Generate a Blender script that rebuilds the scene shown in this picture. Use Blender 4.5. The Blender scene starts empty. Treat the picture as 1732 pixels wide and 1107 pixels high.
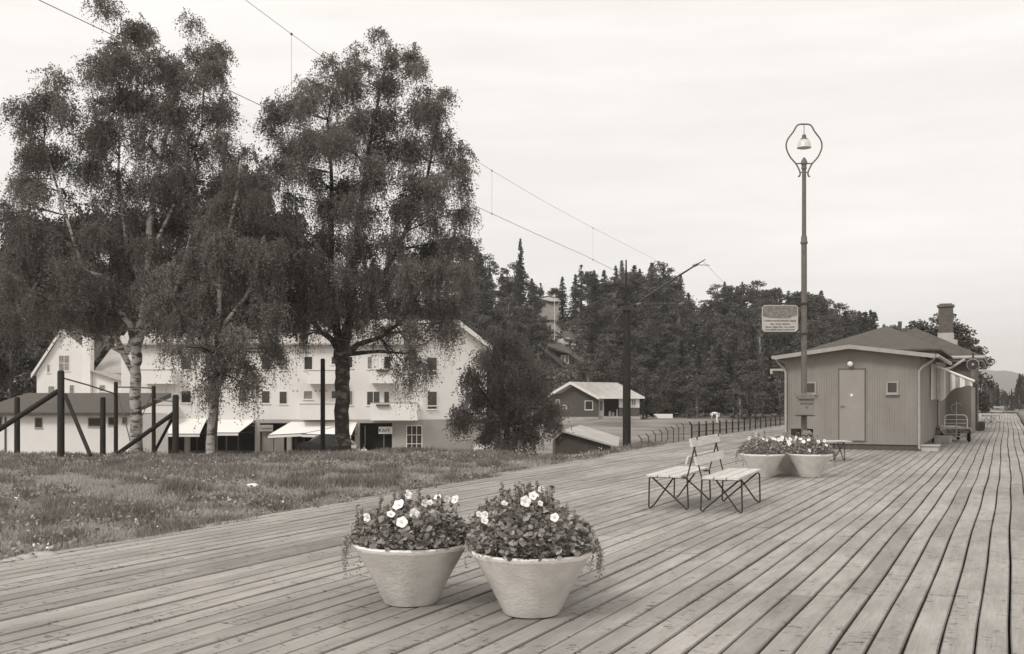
import bpy, math, random
import numpy as np
from mathutils import Vector, Matrix
random.seed(11); RNG = np.random.default_rng(11)
sc = bpy.context.scene
COL = sc.collection
R = math.radians
# ------------------------------------------------------------------ camera
F = 1750.0; HZ = 672.0; CX = 866.0; EYE = 1.5
cd = bpy.data.cameras.new('camera'); cam = bpy.data.objects.new('camera', cd); COL.objects.link(cam)
cd.sensor_width = 36; cd.lens = F * 36 / 1732; cd.shift_y = (HZ - 553.5) / 1732
cd.clip_start = 0.05; cd.clip_end = 9000
cam.location = (0, 0, EYE); cam.rotation_euler = (R(90), 0, 0); sc.camera = cam
# ------------------------------------------------------------------ world: bright overcast sky
SUN_EL, SUN_AZ = R(44), R(-140)      # azimuth measured from +Y towards +X (sun is left and behind)
w = bpy.data.worlds.new('World'); sc.world = w; w.use_nodes = True
nt = w.node_tree; nt.nodes.clear()
def N(t, kind, **kw):
    n = t.nodes.new(kind)
    for k, v in kw.items(): setattr(n, k, v)
    return n
sky = N(nt, 'ShaderNodeTexSky'); sky.sky_type = 'NISHITA'; sky.sun_disc = False
sky.sun_elevation = SUN_EL; sky.sun_rotation = SUN_AZ; sky.dust_density = 4; sky.air_density = 1.2
bw = N(nt, 'ShaderNodeRGBToBW'); nt.links.new(sky.outputs[0], bw.inputs[0])
tc = N(nt, 'ShaderNodeTexCoord'); mp = N(nt, 'ShaderNodeMapping'); mp.inputs['Scale'].default_value = (1.2, 1.2, 9)
nt.links.new(tc.outputs['Generated'], mp.inputs[0])
nz = N(nt, 'ShaderNodeTexNoise'); nz.inputs['Scale'].default_value = 2.2; nz.inputs['Detail'].default_value = 6
nz.inputs['Roughness'].default_value = 0.55
nt.links.new(mp.outputs[0], nz.inputs[0])
cr = N(nt, 'ShaderNodeMapRange'); cr.inputs['From Min'].default_value = 0.36; cr.inputs['From Max'].default_value = 0.66
cr.inputs['To Min'].default_value = 6.6; cr.inputs['To Max'].default_value = 7.6
nt.links.new(nz.outputs[0], cr.inputs[0])
mx = N(nt, 'ShaderNodeMix'); mx.data_type = 'FLOAT'; mx.inputs[0].default_value = 0.86
cap = N(nt, 'ShaderNodeMath', operation='MINIMUM'); cap.inputs[1].default_value = 10
nt.links.new(bw.outputs[0], cap.inputs[0])
nt.links.new(cap.outputs[0], mx.inputs[2]); nt.links.new(cr.outputs[0], mx.inputs[3])
cc = N(nt, 'ShaderNodeCombineColor'); 
for i, f in enumerate((1.035, 1.0, 0.965)):
    m = N(nt, 'ShaderNodeMath', operation='MULTIPLY'); m.inputs[1].default_value = f
    nt.links.new(mx.outputs[0], m.inputs[0]); nt.links.new(m.outputs[0], cc.inputs[i])
bg = N(nt, 'ShaderNodeBackground'); bg.inputs[1].default_value = 0.1
nt.links.new(cc.outputs[0], bg.inputs[0])
wo = N(nt, 'ShaderNodeOutputWorld'); nt.links.new(bg.outputs[0], wo.inputs[0])
sd = bpy.data.lights.new('sun', 'SUN'); so = bpy.data.objects.new('sun', sd); COL.objects.link(so)
sd.energy = 1.1; sd.angle = R(14); sd.color = (1, 0.985, 0.95)
sv = Vector((math.sin(SUN_AZ) * math.cos(SUN_EL), math.cos(SUN_AZ) * math.cos(SUN_EL), math.sin(SUN_EL)))
so.rotation_euler = sv.to_track_quat('Z', 'Y').to_euler(); so.location = sv * 50
sc.view_settings.view_transform = 'Standard'; sc.view_settings.look = 'None'
sc.view_settings.exposure = 0.6; sc.view_settings.gamma = 1.0
try: sc.cycles.max_bounces = 6; sc.cycles.transparent_max_bounces = 8; sc.cycles.volume_bounces = 0
except Exception: pass
# ------------------------------------------------------------------ helpers
def P(x, y, Z): return Vector(((x - CX) / F * Z, Z, EYE - (y - HZ) / F * Z))
def rgb(v): 
    k = (1 - v) ** 3
    return (v * (1.04 + .12 * k), v, v * (.95 - .12 * k), 1)
def mat(name, v, rough=.7, v2=None, scale=6, detail=6, stretch=(1, 1, 1), bump=0, bscale=None, metal=0, spec=.3, v3=None, lo=.35, hi=.65):
    m = bpy.data.materials.new(name); m.use_nodes = True; t = m.node_tree; b = t.nodes['Principled BSDF']
    b.inputs['Base Color'].default_value = rgb(v); b.inputs['Roughness'].default_value = rough
    b.inputs['Metallic'].default_value = metal; b.inputs['Specular IOR Level'].default_value = spec
    if v2 is not None or bump:
        c = N(t, 'ShaderNodeTexCoord'); mm = N(t, 'ShaderNodeMapping'); mm.inputs['Scale'].default_value = stretch
        t.links.new(c.outputs['Object'], mm.inputs[0])
        n = N(t, 'ShaderNodeTexNoise'); n.inputs['Scale'].default_value = scale; n.inputs['Detail'].default_value = detail
        n.inputs['Roughness'].default_value = .6
        t.links.new(mm.outputs[0], n.inputs[0])
        if v2 is not None:
            r = N(t, 'ShaderNodeValToRGB'); e = r.color_ramp.elements
            e[0].position = lo; e[0].color = rgb(v); e[1].position = hi; e[1].color = rgb(v2)
            if v3 is not None:
                x = e.new(hi + .12); x.color = rgb(v3)
            t.links.new(n.outputs[0], r.inputs[0]); t.links.new(r.outputs[0], b.inputs['Base Color'])
        if bump:
            n2 = N(t, 'ShaderNodeTexNoise'); n2.inputs['Scale'].default_value = bscale or scale * 3; n2.inputs['Detail'].default_value = 5
            t.links.new(mm.outputs[0], n2.inputs[0])
            bp = N(t, 'ShaderNodeBump'); bp.inputs['Strength'].default_value = bump; bp.inputs['Distance'].default_value = .02
            t.links.new(n2.outputs[0], bp.inputs['Height']); t.links.new(bp.outputs[0], b.inputs['Normal'])
    return m
def attr_mat(name, base, amp, rough=.75, trans=0, spec=.2):
    """base colour = base*(1-amp .. 1+amp) from the per-face 'tone' attribute"""
    m = bpy.data.materials.new(name); m.use_nodes = True; t = m.node_tree; b = t.nodes['Principled BSDF']
    a = N(t, 'ShaderNodeAttribute'); a.attribute_name = 'tone'
    r = N(t, 'ShaderNodeMix'); r.data_type = 'RGBA'
    r.inputs[6].default_value = rgb(base * (1 - amp)); r.inputs[7].default_value = rgb(base * (1 + amp))
    t.links.new(a.outputs['Fac'], r.inputs[0]); t.links.new(r.outputs[2], b.inputs['Base Color'])
    b.inputs['Roughness'].default_value = rough; b.inputs['Specular IOR Level'].default_value = spec
    if trans:
        tr = N(t, 'ShaderNodeBsdfTranslucent'); t.links.new(r.outputs[2], tr.inputs[0])
        ms = N(t, 'ShaderNodeMixShader'); ms.inputs[0].default_value = trans
        t.links.new(b.outputs[0], ms.inputs[1]); t.links.new(tr.outputs[0], ms.inputs[2])
        t.links.new(ms.outputs[0], t.nodes['Material Output'].inputs[0])
    return m
class MB:
    def __init__(s): s.v = []; s.f = []
    def add(s, vs, fs):
        o = len(s.v); s.v += [tuple(q) for q in vs]; s.f += [tuple(i + o for i in f) for f in fs]; return s
    def box(s, x0, x1, y0, y1, z0, z1, M=None):
        vs = [Vector((x, y, z)) for z in (z0, z1) for y in (y0, y1) for x in (x0, x1)]
        if M is not None: vs = [M @ q for q in vs]
        return s.add(vs, [(0, 2, 3, 1), (4, 5, 7, 6), (0, 1, 5, 4), (2, 6, 7, 3), (0, 4, 6, 2), (1, 3, 7, 5)])
    def prism(s, pts, ext):
        n = len(pts); e = Vector(ext); a = [Vector(q) for q in pts]
        return s.add(a + [q + e for q in a], [tuple(range(n))[::-1], tuple(range(n, 2 * n))] + [(i, (i + 1) % n, n + (i + 1) % n, n + i) for i in range(n)])
    def tube(s, pts, r, n=8, cap=True):
        pts = [Vector(q) for q in pts]; m = len(pts)
        rs = r if isinstance(r, (list, tuple)) else [r] * m
        vs = []; up = Vector((0, 0, 1)); last = None
        for i, q in enumerate(pts):
            if i == 0: d = pts[1] - q
            elif i == m - 1: d = q - pts[i - 1]
            else: d = (pts[i + 1] - q).normalized() + (q - pts[i - 1]).normalized()
            d = d.normalized() if d.length > 1e-9 else Vector((0, 0, 1))
            if last is None:
                a = d.cross(up) if abs(d.z) < .95 else d.cross(Vector((1, 0, 0)))
            else:
                a = last - d * last.dot(d)
                if a.length < 1e-6: a = d.orthogonal()
            a.normalize(); last = a; b = d.cross(a)
            for k in range(n):
                t = 2 * math.pi * k / n; vs.append(q + (a * math.cos(t) + b * math.sin(t)) * rs[i])
        fs = [(i * n + k, i * n + (k + 1) % n, (i + 1) * n + (k + 1) % n, (i + 1) * n + k) for i in range(m - 1) for k in range(n)]
        if cap: fs += [tuple(range(n))[::-1], tuple(range((m - 1) * n, m * n))]
        return s.add(vs, fs)
    def lathe(s, prof, n=32, c=(0, 0, 0)):
        c = Vector(c); vs = []; m = len(prof)
        for r, z in prof:
            for k in range(n):
                t = 2 * math.pi * k / n; vs.append(c + Vector((r * math.cos(t), r * math.sin(t), z)))
        fs = [(i * n + k, i * n + (k + 1) % n, (i + 1) * n + (k + 1) % n, (i + 1) * n + k) for i in range(m - 1) for k in range(n)]
        fs += [tuple(range(n))[::-1], tuple(range((m - 1) * n, m * n))]
        return s.add(vs, fs)
    def mesh(s, name, smooth=False):
        me = bpy.data.meshes.new(name); me.from_pydata(s.v, [], s.f); me.update()
        if smooth: me.polygons.foreach_set('use_smooth', [True] * len(me.polygons))
        return me
def link(name, me, m=None, parent=None):
    o = bpy.data.objects.new(name, me); COL.objects.link(o)
    if m is not None and me is not None and not me.materials: me.materials.append(m)
    if parent is not None: o.parent = parent
    return o
def tag(o, label=None, cat=None, group=None, kind=None):
    if label: o['label'] = label
    if cat: o['category'] = cat
    if group: o['group'] = group
    if kind: o['kind'] = kind
    return o
def part(name, mb, m, parent, smooth=False, bevel=0, label=None):
    o = link(name, mb.mesh(name, smooth), m, parent)
    if smooth:
        es = o.modifiers.new('edges', 'EDGE_SPLIT'); es.split_angle = R(38)
    if bevel:
        bm_ = o.modifiers.new('bevel', 'BEVEL'); bm_.width = bevel; bm_.segments = 2; bm_.limit_method = 'ANGLE'
    if label: o['label'] = label
    return o
def thing(name, label, cat, loc=(0, 0, 0), rz=0, group=None):
    o = bpy.data.objects.new(name, None); COL.objects.link(o); o.location = loc; o.rotation_euler = (0, 0, rz)
    o.empty_display_size = .2
    return tag(o, label, cat, group)
def single(name, mb, m, label, cat, group=None, loc=(0, 0, 0), rz=0, **k):
    o = part(name, mb, m, None, **k); o.location = loc; o.rotation_euler = (0, 0, rz)
    return tag(o, label, cat, group)
def copy_tree(o, parent=None):
    c = o.copy(); COL.objects.link(c); c.parent = parent
    for ch in [q for q in CH.get(o.name, o.children)]: copy_tree(ch, c)
    return c
CH = {}
def lettering(text, size, m, parent, loc, rot, align='CENTER', depth=.002, name='lettering'):
    cu = bpy.data.curves.new('t', 'FONT'); cu.body = text; cu.size = size; cu.align_x = align; cu.extrude = depth
    to = bpy.data.objects.new('t', cu); COL.objects.link(to); bpy.context.view_layer.update()
    me = bpy.data.meshes.new_from_object(to.evaluated_get(bpy.context.evaluated_depsgraph_get()))
    bpy.data.objects.remove(to); o = link(name, me, None, parent); me.materials.clear(); me.materials.append(m)
    o.location = loc; o.rotation_euler = rot; return o
def np_mesh(name, V, nper, tone=None, smooth=False):
    """V: (n*nper,3) separate polygons of nper vertices"""
    n = len(V) // nper; me = bpy.data.meshes.new(name)
    me.vertices.add(len(V)); me.vertices.foreach_set('co', np.asarray(V, dtype=np.float32).ravel())
    me.loops.add(n * nper); me.loops.foreach_set('vertex_index', np.arange(n * nper, dtype=np.int32))
    me.polygons.add(n); me.polygons.foreach_set('loop_start', np.arange(0, n * nper, nper, dtype=np.int32))
    me.polygons.foreach_set('loop_total', np.full(n, nper, dtype=np.int32))
    me.update(calc_edges=True)
    if tone is not None:
        a = me.attributes.new('tone', 'FLOAT', 'FACE'); a.data.foreach_set('value', np.asarray(tone, dtype=np.float32))
    return me
def leaf_quads(C, size, rng, flat=0.0, aspect=.7):
    """random diamond leaves at centres C"""
    n = len(C); d = rng.normal(size=(n, 3)); d[:, 2] *= (1 - flat); d /= np.linalg.norm(d, axis=1)[:, None]
    e = rng.normal(size=(n, 3)); e -= (e * d).sum(1)[:, None] * d; e /= np.linalg.norm(e, axis=1)[:, None]
    s = np.asarray(size).reshape(-1, 1) * (0.7 + .6 * rng.random((n, 1)))
    V = np.stack([C - d * s * .5, C + e * s * .5 * aspect, C + d * s * .5, C - e * s * .5 * aspect], axis=1)
    return V.reshape(-1, 3)
def vnoise(x, y, seed=0):
    """smooth value noise, numpy"""
    r = np.random.default_rng(seed).random((64, 64)); xi = np.floor(x).astype(int); yi = np.floor(y).astype(int)
    fx = x - xi; fy = y - yi; fx = fx * fx * (3 - 2 * fx); fy = fy * fy * (3 - 2 * fy)
    g = lambda a, b: r[a % 64, b % 64]
    return (g(xi, yi) * (1 - fx) + g(xi + 1, yi) * fx) * (1 - fy) + (g(xi, yi + 1) * (1 - fx) + g(xi + 1, yi + 1) * fx) * fy
def fbm(x, y, seed=0, o=4):
    s = 0; a = .5
    for i in range(o): s = s + a * vnoise(x * 2 ** i, y * 2 ** i, seed + i); a *= .5
    return s / (1 - .5 ** o)
def sstep(a, b, x):
    t = np.clip((x - a) / (b - a), 0, 1); return t * t * (3 - 2 * t)
# platform frame: local x runs along the planks, local y to the left
DA = math.atan2(1750, 837); DX, DY = math.cos(DA), math.sin(DA)
def WL(a, l): return (DX * a - DY * l, DY * a + DX * l)      # local -> world
RIGHT_EDGE = -.80
def left_edge(a): return np.interp(a, [-5, 6, 13, 24, 55, 110], [8.0, 8.12, 8.5, 9.3, 10.6, 11.2])
def ground_z(X, Y, fine=True):
    X = np.asarray(X, dtype=float); Y = np.asarray(Y, dtype=float)
    a = X * DX + Y * DY; l = -X * DY + Y * DX
    s = l - left_edge(np.clip(a, -5, 110))
    q = X / np.maximum(Y, 5)
    bank = -.06 + .16 * sstep(0, 5, s) * sstep(40, 20, Y) - .10 * sstep(4, 14, s) - .20 * sstep(15, 29, Y) * sstep(.4, 2.5, s)
    low = -3.7 + 2.4 * sstep(-.035, .02, q)
    low = low + (0.15) * sstep(110, 135, Y)
    low = low + (-1.2 - low) * sstep(115, 150, Y)
    t1 = sstep(30.5, 48, Y) * sstep(.7, 2.5, s)
    t2 = sstep(-.7, 2.0, X) * sstep(.7, 2.6 + 3.0 * sstep(2.0, -1.0, X), s) * sstep(18, 28, Y)
    z = bank + (low - bank) * np.maximum(t1, t2)
    amp = np.interp(q, [-.9, -.5, -.2, .2, .3, .38], [.5, .6, 1, 1, .5, 0])
    hill = np.interp(Y, [150, 235, 300, 420, 700], [0, .235 * 85, 24, 20, 0]) * amp
    z = z + hill
    z = z + sstep(60, 120, Y) * (fbm(X / 12, Y / 16, 5) - .5) * 1.8 * (q > -.03)
    z = np.where(s < 0, -.35, z)
    z = np.where((l < RIGHT_EDGE - .1) | ((a > 108) & (l < 11.5)), -.75 - .5 * sstep(60, 200, Y), z)
    if fine:
        b = sstep(0.1, 1.2, s) * sstep(45, 34, Y)
        z = z + b * ((fbm(X / 1.3, Y / 1.3, 21) - .5) * .28 + (fbm(X * 2, Y * 2, 31) - .5) * .09)
    return z
def gz(X, Y): return float(ground_z(np.array([X]), np.array([Y]))[0])
# ------------------------------------------------------------------ materials
M = {}
M['concrete'] = mat('concrete', .50, .85, .68, 4.0, 10, (1, 1, 1.1), bump=.3, bscale=45, v3=.56)
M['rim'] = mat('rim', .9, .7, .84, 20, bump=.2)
M['soil'] = mat('soil', .05, .95, .09, 30, bump=.6)
M['iron'] = mat('iron', .035, .5, .05, 40)
M['greyiron'] = mat('greyiron', .11, .5, .15, 12)
M['bench_wood'] = mat('bench_wood', .5, .65, .66, 3, 8, (1.2, 14, 14), bump=.15)
M['wallgrey'] = mat('wallgrey', .22, .75, .28, 1.3, 10, (1, 1, .5), bump=.1)
M['doorgrey'] = mat('doorgrey', .265, .6, .29, 2)
M['trimgrey'] = mat('trimgrey', .30, .6, .36, 5)
M['palewood'] = mat('palewood', .38, .65, .44, 4)
M['white'] = mat('white', .78, .6, .72, 3)
M['whitewall'] = mat('whitewall', .80, .85, .74, .5, 8)
M['whitewall2'] = mat('whitewall2', .86, .85, .8, .5, 8)
M['greywall'] = mat('greywall', .34, .85, .40, .6, 8)
M['darkroof'] = mat('darkroof', .075, .85, .10, 3, 8, bump=.3)
M['roofgrey'] = mat('roofgrey', .33, .8, .4, 1.2, 8, bump=.3)
M['lightroof'] = mat('lightroof', .46, .7, .36, 1.0, 8)
M['tar'] = mat('tar', .07, .9, .1, 2)
M['darkwood'] = mat('darkwood', .022, .85, .035, 6, 8, (3, 3, .5), bump=.3)
M['brownwood'] = mat('brownwood', .075, .8, .1, 4, 6, (4, 4, .4))
M['glass'] = mat('glass', .04, .08, spec=.6)
M['glasslit'] = mat('glasslit', .16, .12, .3, 2, spec=.6)
M['black'] = mat('black', .012, .5)
M['darkinside'] = mat('darkinside', .02, .9)
M['bulb'] = mat('bulb', .8, .25)
M['enamel'] = mat('enamel', .62, .3, spec=.5)
M['cap'] = mat('cap', .2, .4)
M['brick'] = mat('brick', .09, .85, .13, 9)
M['skin'] = mat('skin', .42, .6); M['shirt'] = mat('shirt', .78, .8); M['trousers'] = mat('trousers', .07, .8); M['hair'] = mat('hair', .05, .6)
M['carpaint'] = mat('carpaint', .02, .2, spec=.6); M['chrome'] = mat('chrome', .6, .2, metal=1); M['rubber'] = mat('rubber', .02, .8)
M['wire'] = mat('wire', .12, .5); M['stone'] = mat('stone', .28, .9, .42, 8, bump=.5)
M['petal'] = mat('petal', .85, .6, .8, 30)
M['petalcore'] = mat('petalcore', .62, .6)
M['birchleaf'] = attr_mat('birchleaf', .20, .4, .6, .45)
M['darkleaf'] = attr_mat('darkleaf', .08, .4, .6, .2)
M['needle'] = attr_mat('needle', .05, .35, .7, .05)
M['forestleaf'] = attr_mat('forestleaf', .10, .4, .7, .2)
M['petuniadeaf'] = attr_mat('petunialeaf', .32, .5, .5, .25, .35)
M['grassblade'] = attr_mat('grassblade', .31, .5, .8, .3)
M['ink'] = mat('ink', .05, .7)
M['drygrass'] = mat('drygrass', .3, .9, .42, .15, 8)
def bark_birch():
    m = bpy.data.materials.new('birch_bark'); m.use_nodes = True; t = m.node_tree; b = t.nodes['Principled BSDF']
    c = N(t, 'ShaderNodeTexCoord'); mp_ = N(t, 'ShaderNodeMapping'); mp_.inputs['Scale'].default_value = (1.6, 1.6, 5)
    t.links.new(c.outputs['Object'], mp_.inputs[0])
    n = N(t, 'ShaderNodeTexNoise'); n.inputs['Scale'].default_value = 1.6; n.inputs['Detail'].default_value = 5; n.inputs['Roughness'].default_value = .65
    t.links.new(mp_.outputs[0], n.inputs[0]); r = N(t, 'ShaderNodeValToRGB'); e = r.color_ramp.elements
    e[0].position = .42; e[0].color = rgb(.06); e[1].position = .52; e[1].color = rgb(.42)
    t.links.new(n.outputs[0], r.inputs[0]); t.links.new(r.outputs[0], b.inputs['Base Color']); b.inputs['Roughness'].default_value = .8
    return m
M['birchbark'] = bark_birch(); M['bark'] = mat('bark', .04, .9, .07, 8, bump=.5)
def deck_mat():
    m = bpy.data.materials.new('weathered_planks'); m.use_nodes = True; t = m.node_tree; b = t.nodes['Principled BSDF']
    L = t.links.new
    c = N(t, 'ShaderNodeTexCoord'); a = N(t, 'ShaderNodeAttribute'); a.attribute_name = 'tone'
    def noise(scale, st, det=6, ro=.6):
        q = N(t, 'ShaderNodeMapping'); q.inputs['Scale'].default_value = st; L(c.outputs['Object'], q.inputs[0])
        n = N(t, 'ShaderNodeTexNoise'); n.inputs['Scale'].default_value = scale; n.inputs['Detail'].default_value = det; n.inputs['Roughness'].default_value = ro
        L(q.outputs[0], n.inputs[0]); return n.outputs[0]
    def rng(x, a0, a1, b0, b1):
        r = N(t, 'ShaderNodeMapRange'); L(x, r.inputs[0])
        for i, v in enumerate((a0, a1, b0, b1)): r.inputs[1 + i].default_value = v
        return r.outputs[0]
    def mul(x, y, op='MULTIPLY'):
        k = N(t, 'ShaderNodeMath', operation=op)
        for i, v in enumerate((x, y)):
            if isinstance(v, (int, float)): k.inputs[i].default_value = v
            else: L(v, k.inputs[i])
        return k.outputs[0]
    grain = rng(noise(3, (1.0, 26, 1)), .3, .7, .86, 1.1)
    stain = rng(noise(.6, (.6, 1.5, 1), 6), .36, .62, .76, 1.10)
    patch = rng(noise(2.6, (.6, 3.2, 1), 5), .3, .7, .80, 1.12)
    def ridge(nz_, w_):
        d = N(t, 'ShaderNodeMath', operation='SUBTRACT'); L(nz_, d.inputs[0]); d.inputs[1].default_value = .5
        q = N(t, 'ShaderNodeMath', operation='ABSOLUTE'); L(d.outputs[0], q.inputs[0]); return rng(q.outputs[0], w_ * .6, w_ * 1.3, 1, 0)
    gate = rng(noise(1.7, (1.0, 3.0, 1), 3), .47, .56, 0, 1); gate2 = rng(noise(9, (1.6, 1.2, 1), 2), .5, .58, 0, 1)
    checks = mul(mul(ridge(noise(1.9, (10, 1.6, 1), 4, .55), .022), gate), gate2)          # short cross-grain checks
    inv = N(t, 'ShaderNodeMath', operation='MULTIPLY_ADD'); L(checks, inv.inputs[0]); inv.inputs[1].default_value = -.8; inv.inputs[2].default_value = 1
    crack = inv.outputs[0]
    crack2 = rng(noise(3.0, (.8, 24, 1), 4, .7), .64, .68, 1, .5)     # long splits
    ton = rng(a.outputs['Fac'], -3, 1, .36, 1.08)
    v = mul(mul(mul(grain, stain), mul(patch, ton)), mul(crack, crack2))
    mixn = N(t, 'ShaderNodeMix'); mixn.data_type = 'RGBA'; mixn.blend_type = 'MULTIPLY'; mixn.inputs[0].default_value = 1
    mixn.inputs[6].default_value = rgb(.345)
    cmb = N(t, 'ShaderNodeCombineColor'); [L(v, cmb.inputs[i]) for i in range(3)]
    L(cmb.outputs[0], mixn.inputs[7]); L(mixn.outputs[2], b.inputs['Base Color'])
    b.inputs['Roughness'].default_value = .62; b.inputs['Specular IOR Level'].default_value = .25
    bp = N(t, 'ShaderNodeBump'); bp.inputs['Strength'].default_value = .35; bp.inputs['Distance'].default_value = .01
    L(mul(noise(5, (1, 22, 1)), mul(crack, crack2)), bp.inputs['Height']); L(bp.outputs[0], b.inputs['Normal'])
    return m
M['deck'] = deck_mat()
def ground_mat():
    m = bpy.data.materials.new('ground'); m.use_nodes = True; t = m.node_tree; b = t.nodes['Principled BSDF']; L = t.links.new
    c = N(t, 'ShaderNodeTexCoord')
    n = N(t, 'ShaderNodeTexNoise'); n.inputs['Scale'].default_value = .12; n.inputs['Detail'].default_value = 9; n.inputs['Roughness'].default_value = .65
    L(c.outputs['Object'], n.inputs[0]); r = N(t, 'ShaderNodeValToRGB'); e = r.color_ramp.elements
    e[0].position = .40; e[0].color = rgb(.10); e[1].position = .60; e[1].color = rgb(.24)
    L(n.outputs[0], r.inputs[0]); L(r.outputs[0], b.inputs['Base Color']); b.inputs['Roughness'].default_value = .95
    return m
M['ground'] = ground_mat()
# ------------------------------------------------------------------ the setting: ground, hill, platform
def build_ground():
    xs = np.concatenate([np.linspace(-1500, -130, 12), np.linspace(-120, -22, 50), np.linspace(-21, 8, 150), np.linspace(8.6, 60, 90), np.linspace(62, 200, 50), np.linspace(230, 1500, 12)])
    ys = np.concatenate([np.linspace(-60, -2, 12), np.linspace(0, 50, 250), np.linspace(51, 160, 110), np.linspace(163, 450, 60), np.linspace(470, 3600, 20)])
    X, Y = np.meshgrid(xs, ys); Zg = ground_z(X, Y)
    nx, ny = len(xs), len(ys); V = np.stack([X, Y, Zg], -1).reshape(-1, 3)
    me = bpy.data.meshes.new('ground'); me.vertices.add(len(V)); me.vertices.foreach_set('co', V.astype(np.float32).ravel())
    i, j = np.meshgrid(np.arange(nx - 1), np.arange(ny - 1)); a = (j * nx + i).ravel()
    fa = np.stack([a, a + 1, a + 1 + nx, a + nx], 1).astype(np.int32)
    me.loops.add(fa.size); me.loops.foreach_set('vertex_index', fa.ravel()); me.polygons.add(len(fa))
    me.polygons.foreach_set('loop_start', np.arange(0, fa.size, 4, dtype=np.int32)); me.polygons.foreach_set('loop_total', np.full(len(fa), 4, dtype=np.int32))
    me.update(calc_edges=True); me.polygons.foreach_set('use_smooth', [True] * len(me.polygons))
    tag(link('ground', me, M['ground']), kind='structure')
build_ground()
def build_hill():
    mb = MB(); n = 60; rows = []
    for k, (Y, f) in enumerate(((2700, 0), (2850, .6), (3000, 1), (3300, .7))):
        for i in range(n + 1):
            px = 1300 + (2100 - 1300) * i / n
            h = np.interp(px, [1300, 1500, 1600, 1660, 1700, 1740, 1850, 2100], [10, 34, 42, 47, 45, 38, 30, 14]) + math.sin(i * 1.7) * .8
            rows.append(((px - CX) / F * 3000 * (1 + (Y - 3000) / 9000), Y, -8 + (h + 5) * 3000 / F * f))
    mb.add(rows, [(k * (n + 1) + i, k * (n + 1) + i + 1, (k + 1) * (n + 1) + i + 1, (k + 1) * (n + 1) + i) for k in range(3) for i in range(n)])
    tag(part('distant_hill', mb, mat('hill', .06, .95, .09, .01), None, smooth=True), kind='structure')
build_hill()
def build_deck():
    rnd = random.Random(5); W = .177; G = .014; quads = []; tones = []
    def wave(l, a): return .022 * math.sin(a * .21 + l * .12) + .007 * math.sin(a * 1.1 + l * .9)
    l = RIGHT_EDGE; k = 0
    while l < 11.2:
        a = -4 - rnd.random() * 4
        while a < 106:
            ln = rnd.choice([4.2, 4.8, 5.4, 6.6]) + rnd.random() * .3; a1 = min(a + ln, 106)
            if left_edge((a + a1) / 2) >= l + .02 - (rnd.random() * .1):
                z = rnd.uniform(-.004, .004); tilt = rnd.uniform(-.002, .002); tn = rnd.uniform(-.1, 1)
                if rnd.random() < .07: tn = -.7
                seg = max(1, int((a1 - a) / 1.2)); c = .008; gw = rnd.uniform(-.004, .003)
                cc_ = .007; prof = [(0 + gw, -.05), (0 + gw, -c), (c + gw, 0), (W - c, 0), (W, -c), (W, -.05)]
                A = [a + .004 + (a1 - a - .008) * i / seg for i in range(seg + 1)]
                pts = [[(x, l + y + wave(l, x), zz + z + tilt * (1 if y > W / 2 else -1)) for y, zz in prof] for x in A]
                for i in range(seg):
                    for j in range(5): quads += [pts[i][j], pts[i + 1][j], pts[i + 1][j + 1], pts[i][j + 1]]; tones.append(tn if j == 2 else -1.5)
                for e_, s_ in ((0, 1), (seg, -1)):
                    p_ = pts[e_]; quads += [p_[0], p_[1], p_[4], p_[5]][::s_]; tones.append(tn)
                    quads += [p_[1], p_[2], p_[3], p_[4]][::s_]; tones.append(tn)
            a = a1
        l += W + G; k += 1
    me = np_mesh('platform', np.array(quads), 4, np.array(tones)); o = link('platform', me, M['deck']); o.rotation_euler = (0, 0, DA)
    tag(o, kind='structure')
    mb = MB()
    for l0 in np.arange(RIGHT_EDGE - .2, 11.4, 1.4):      # bearers below the planks
        mb.box(-8, 106, l0, l0 + .12, -.33, -.056)
    mb.box(-8, 106.2, RIGHT_EDGE - .20, RIGHT_EDGE - .03, -.3, .09); mb.box(106.2, 106.4, RIGHT_EDGE - .2, 11.2, -.3, .12)
    o = part('platform_frame', mb, M['brownwood'], None); o.rotation_euler = (0, 0, DA); tag(o, kind='structure')
build_deck()
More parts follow.
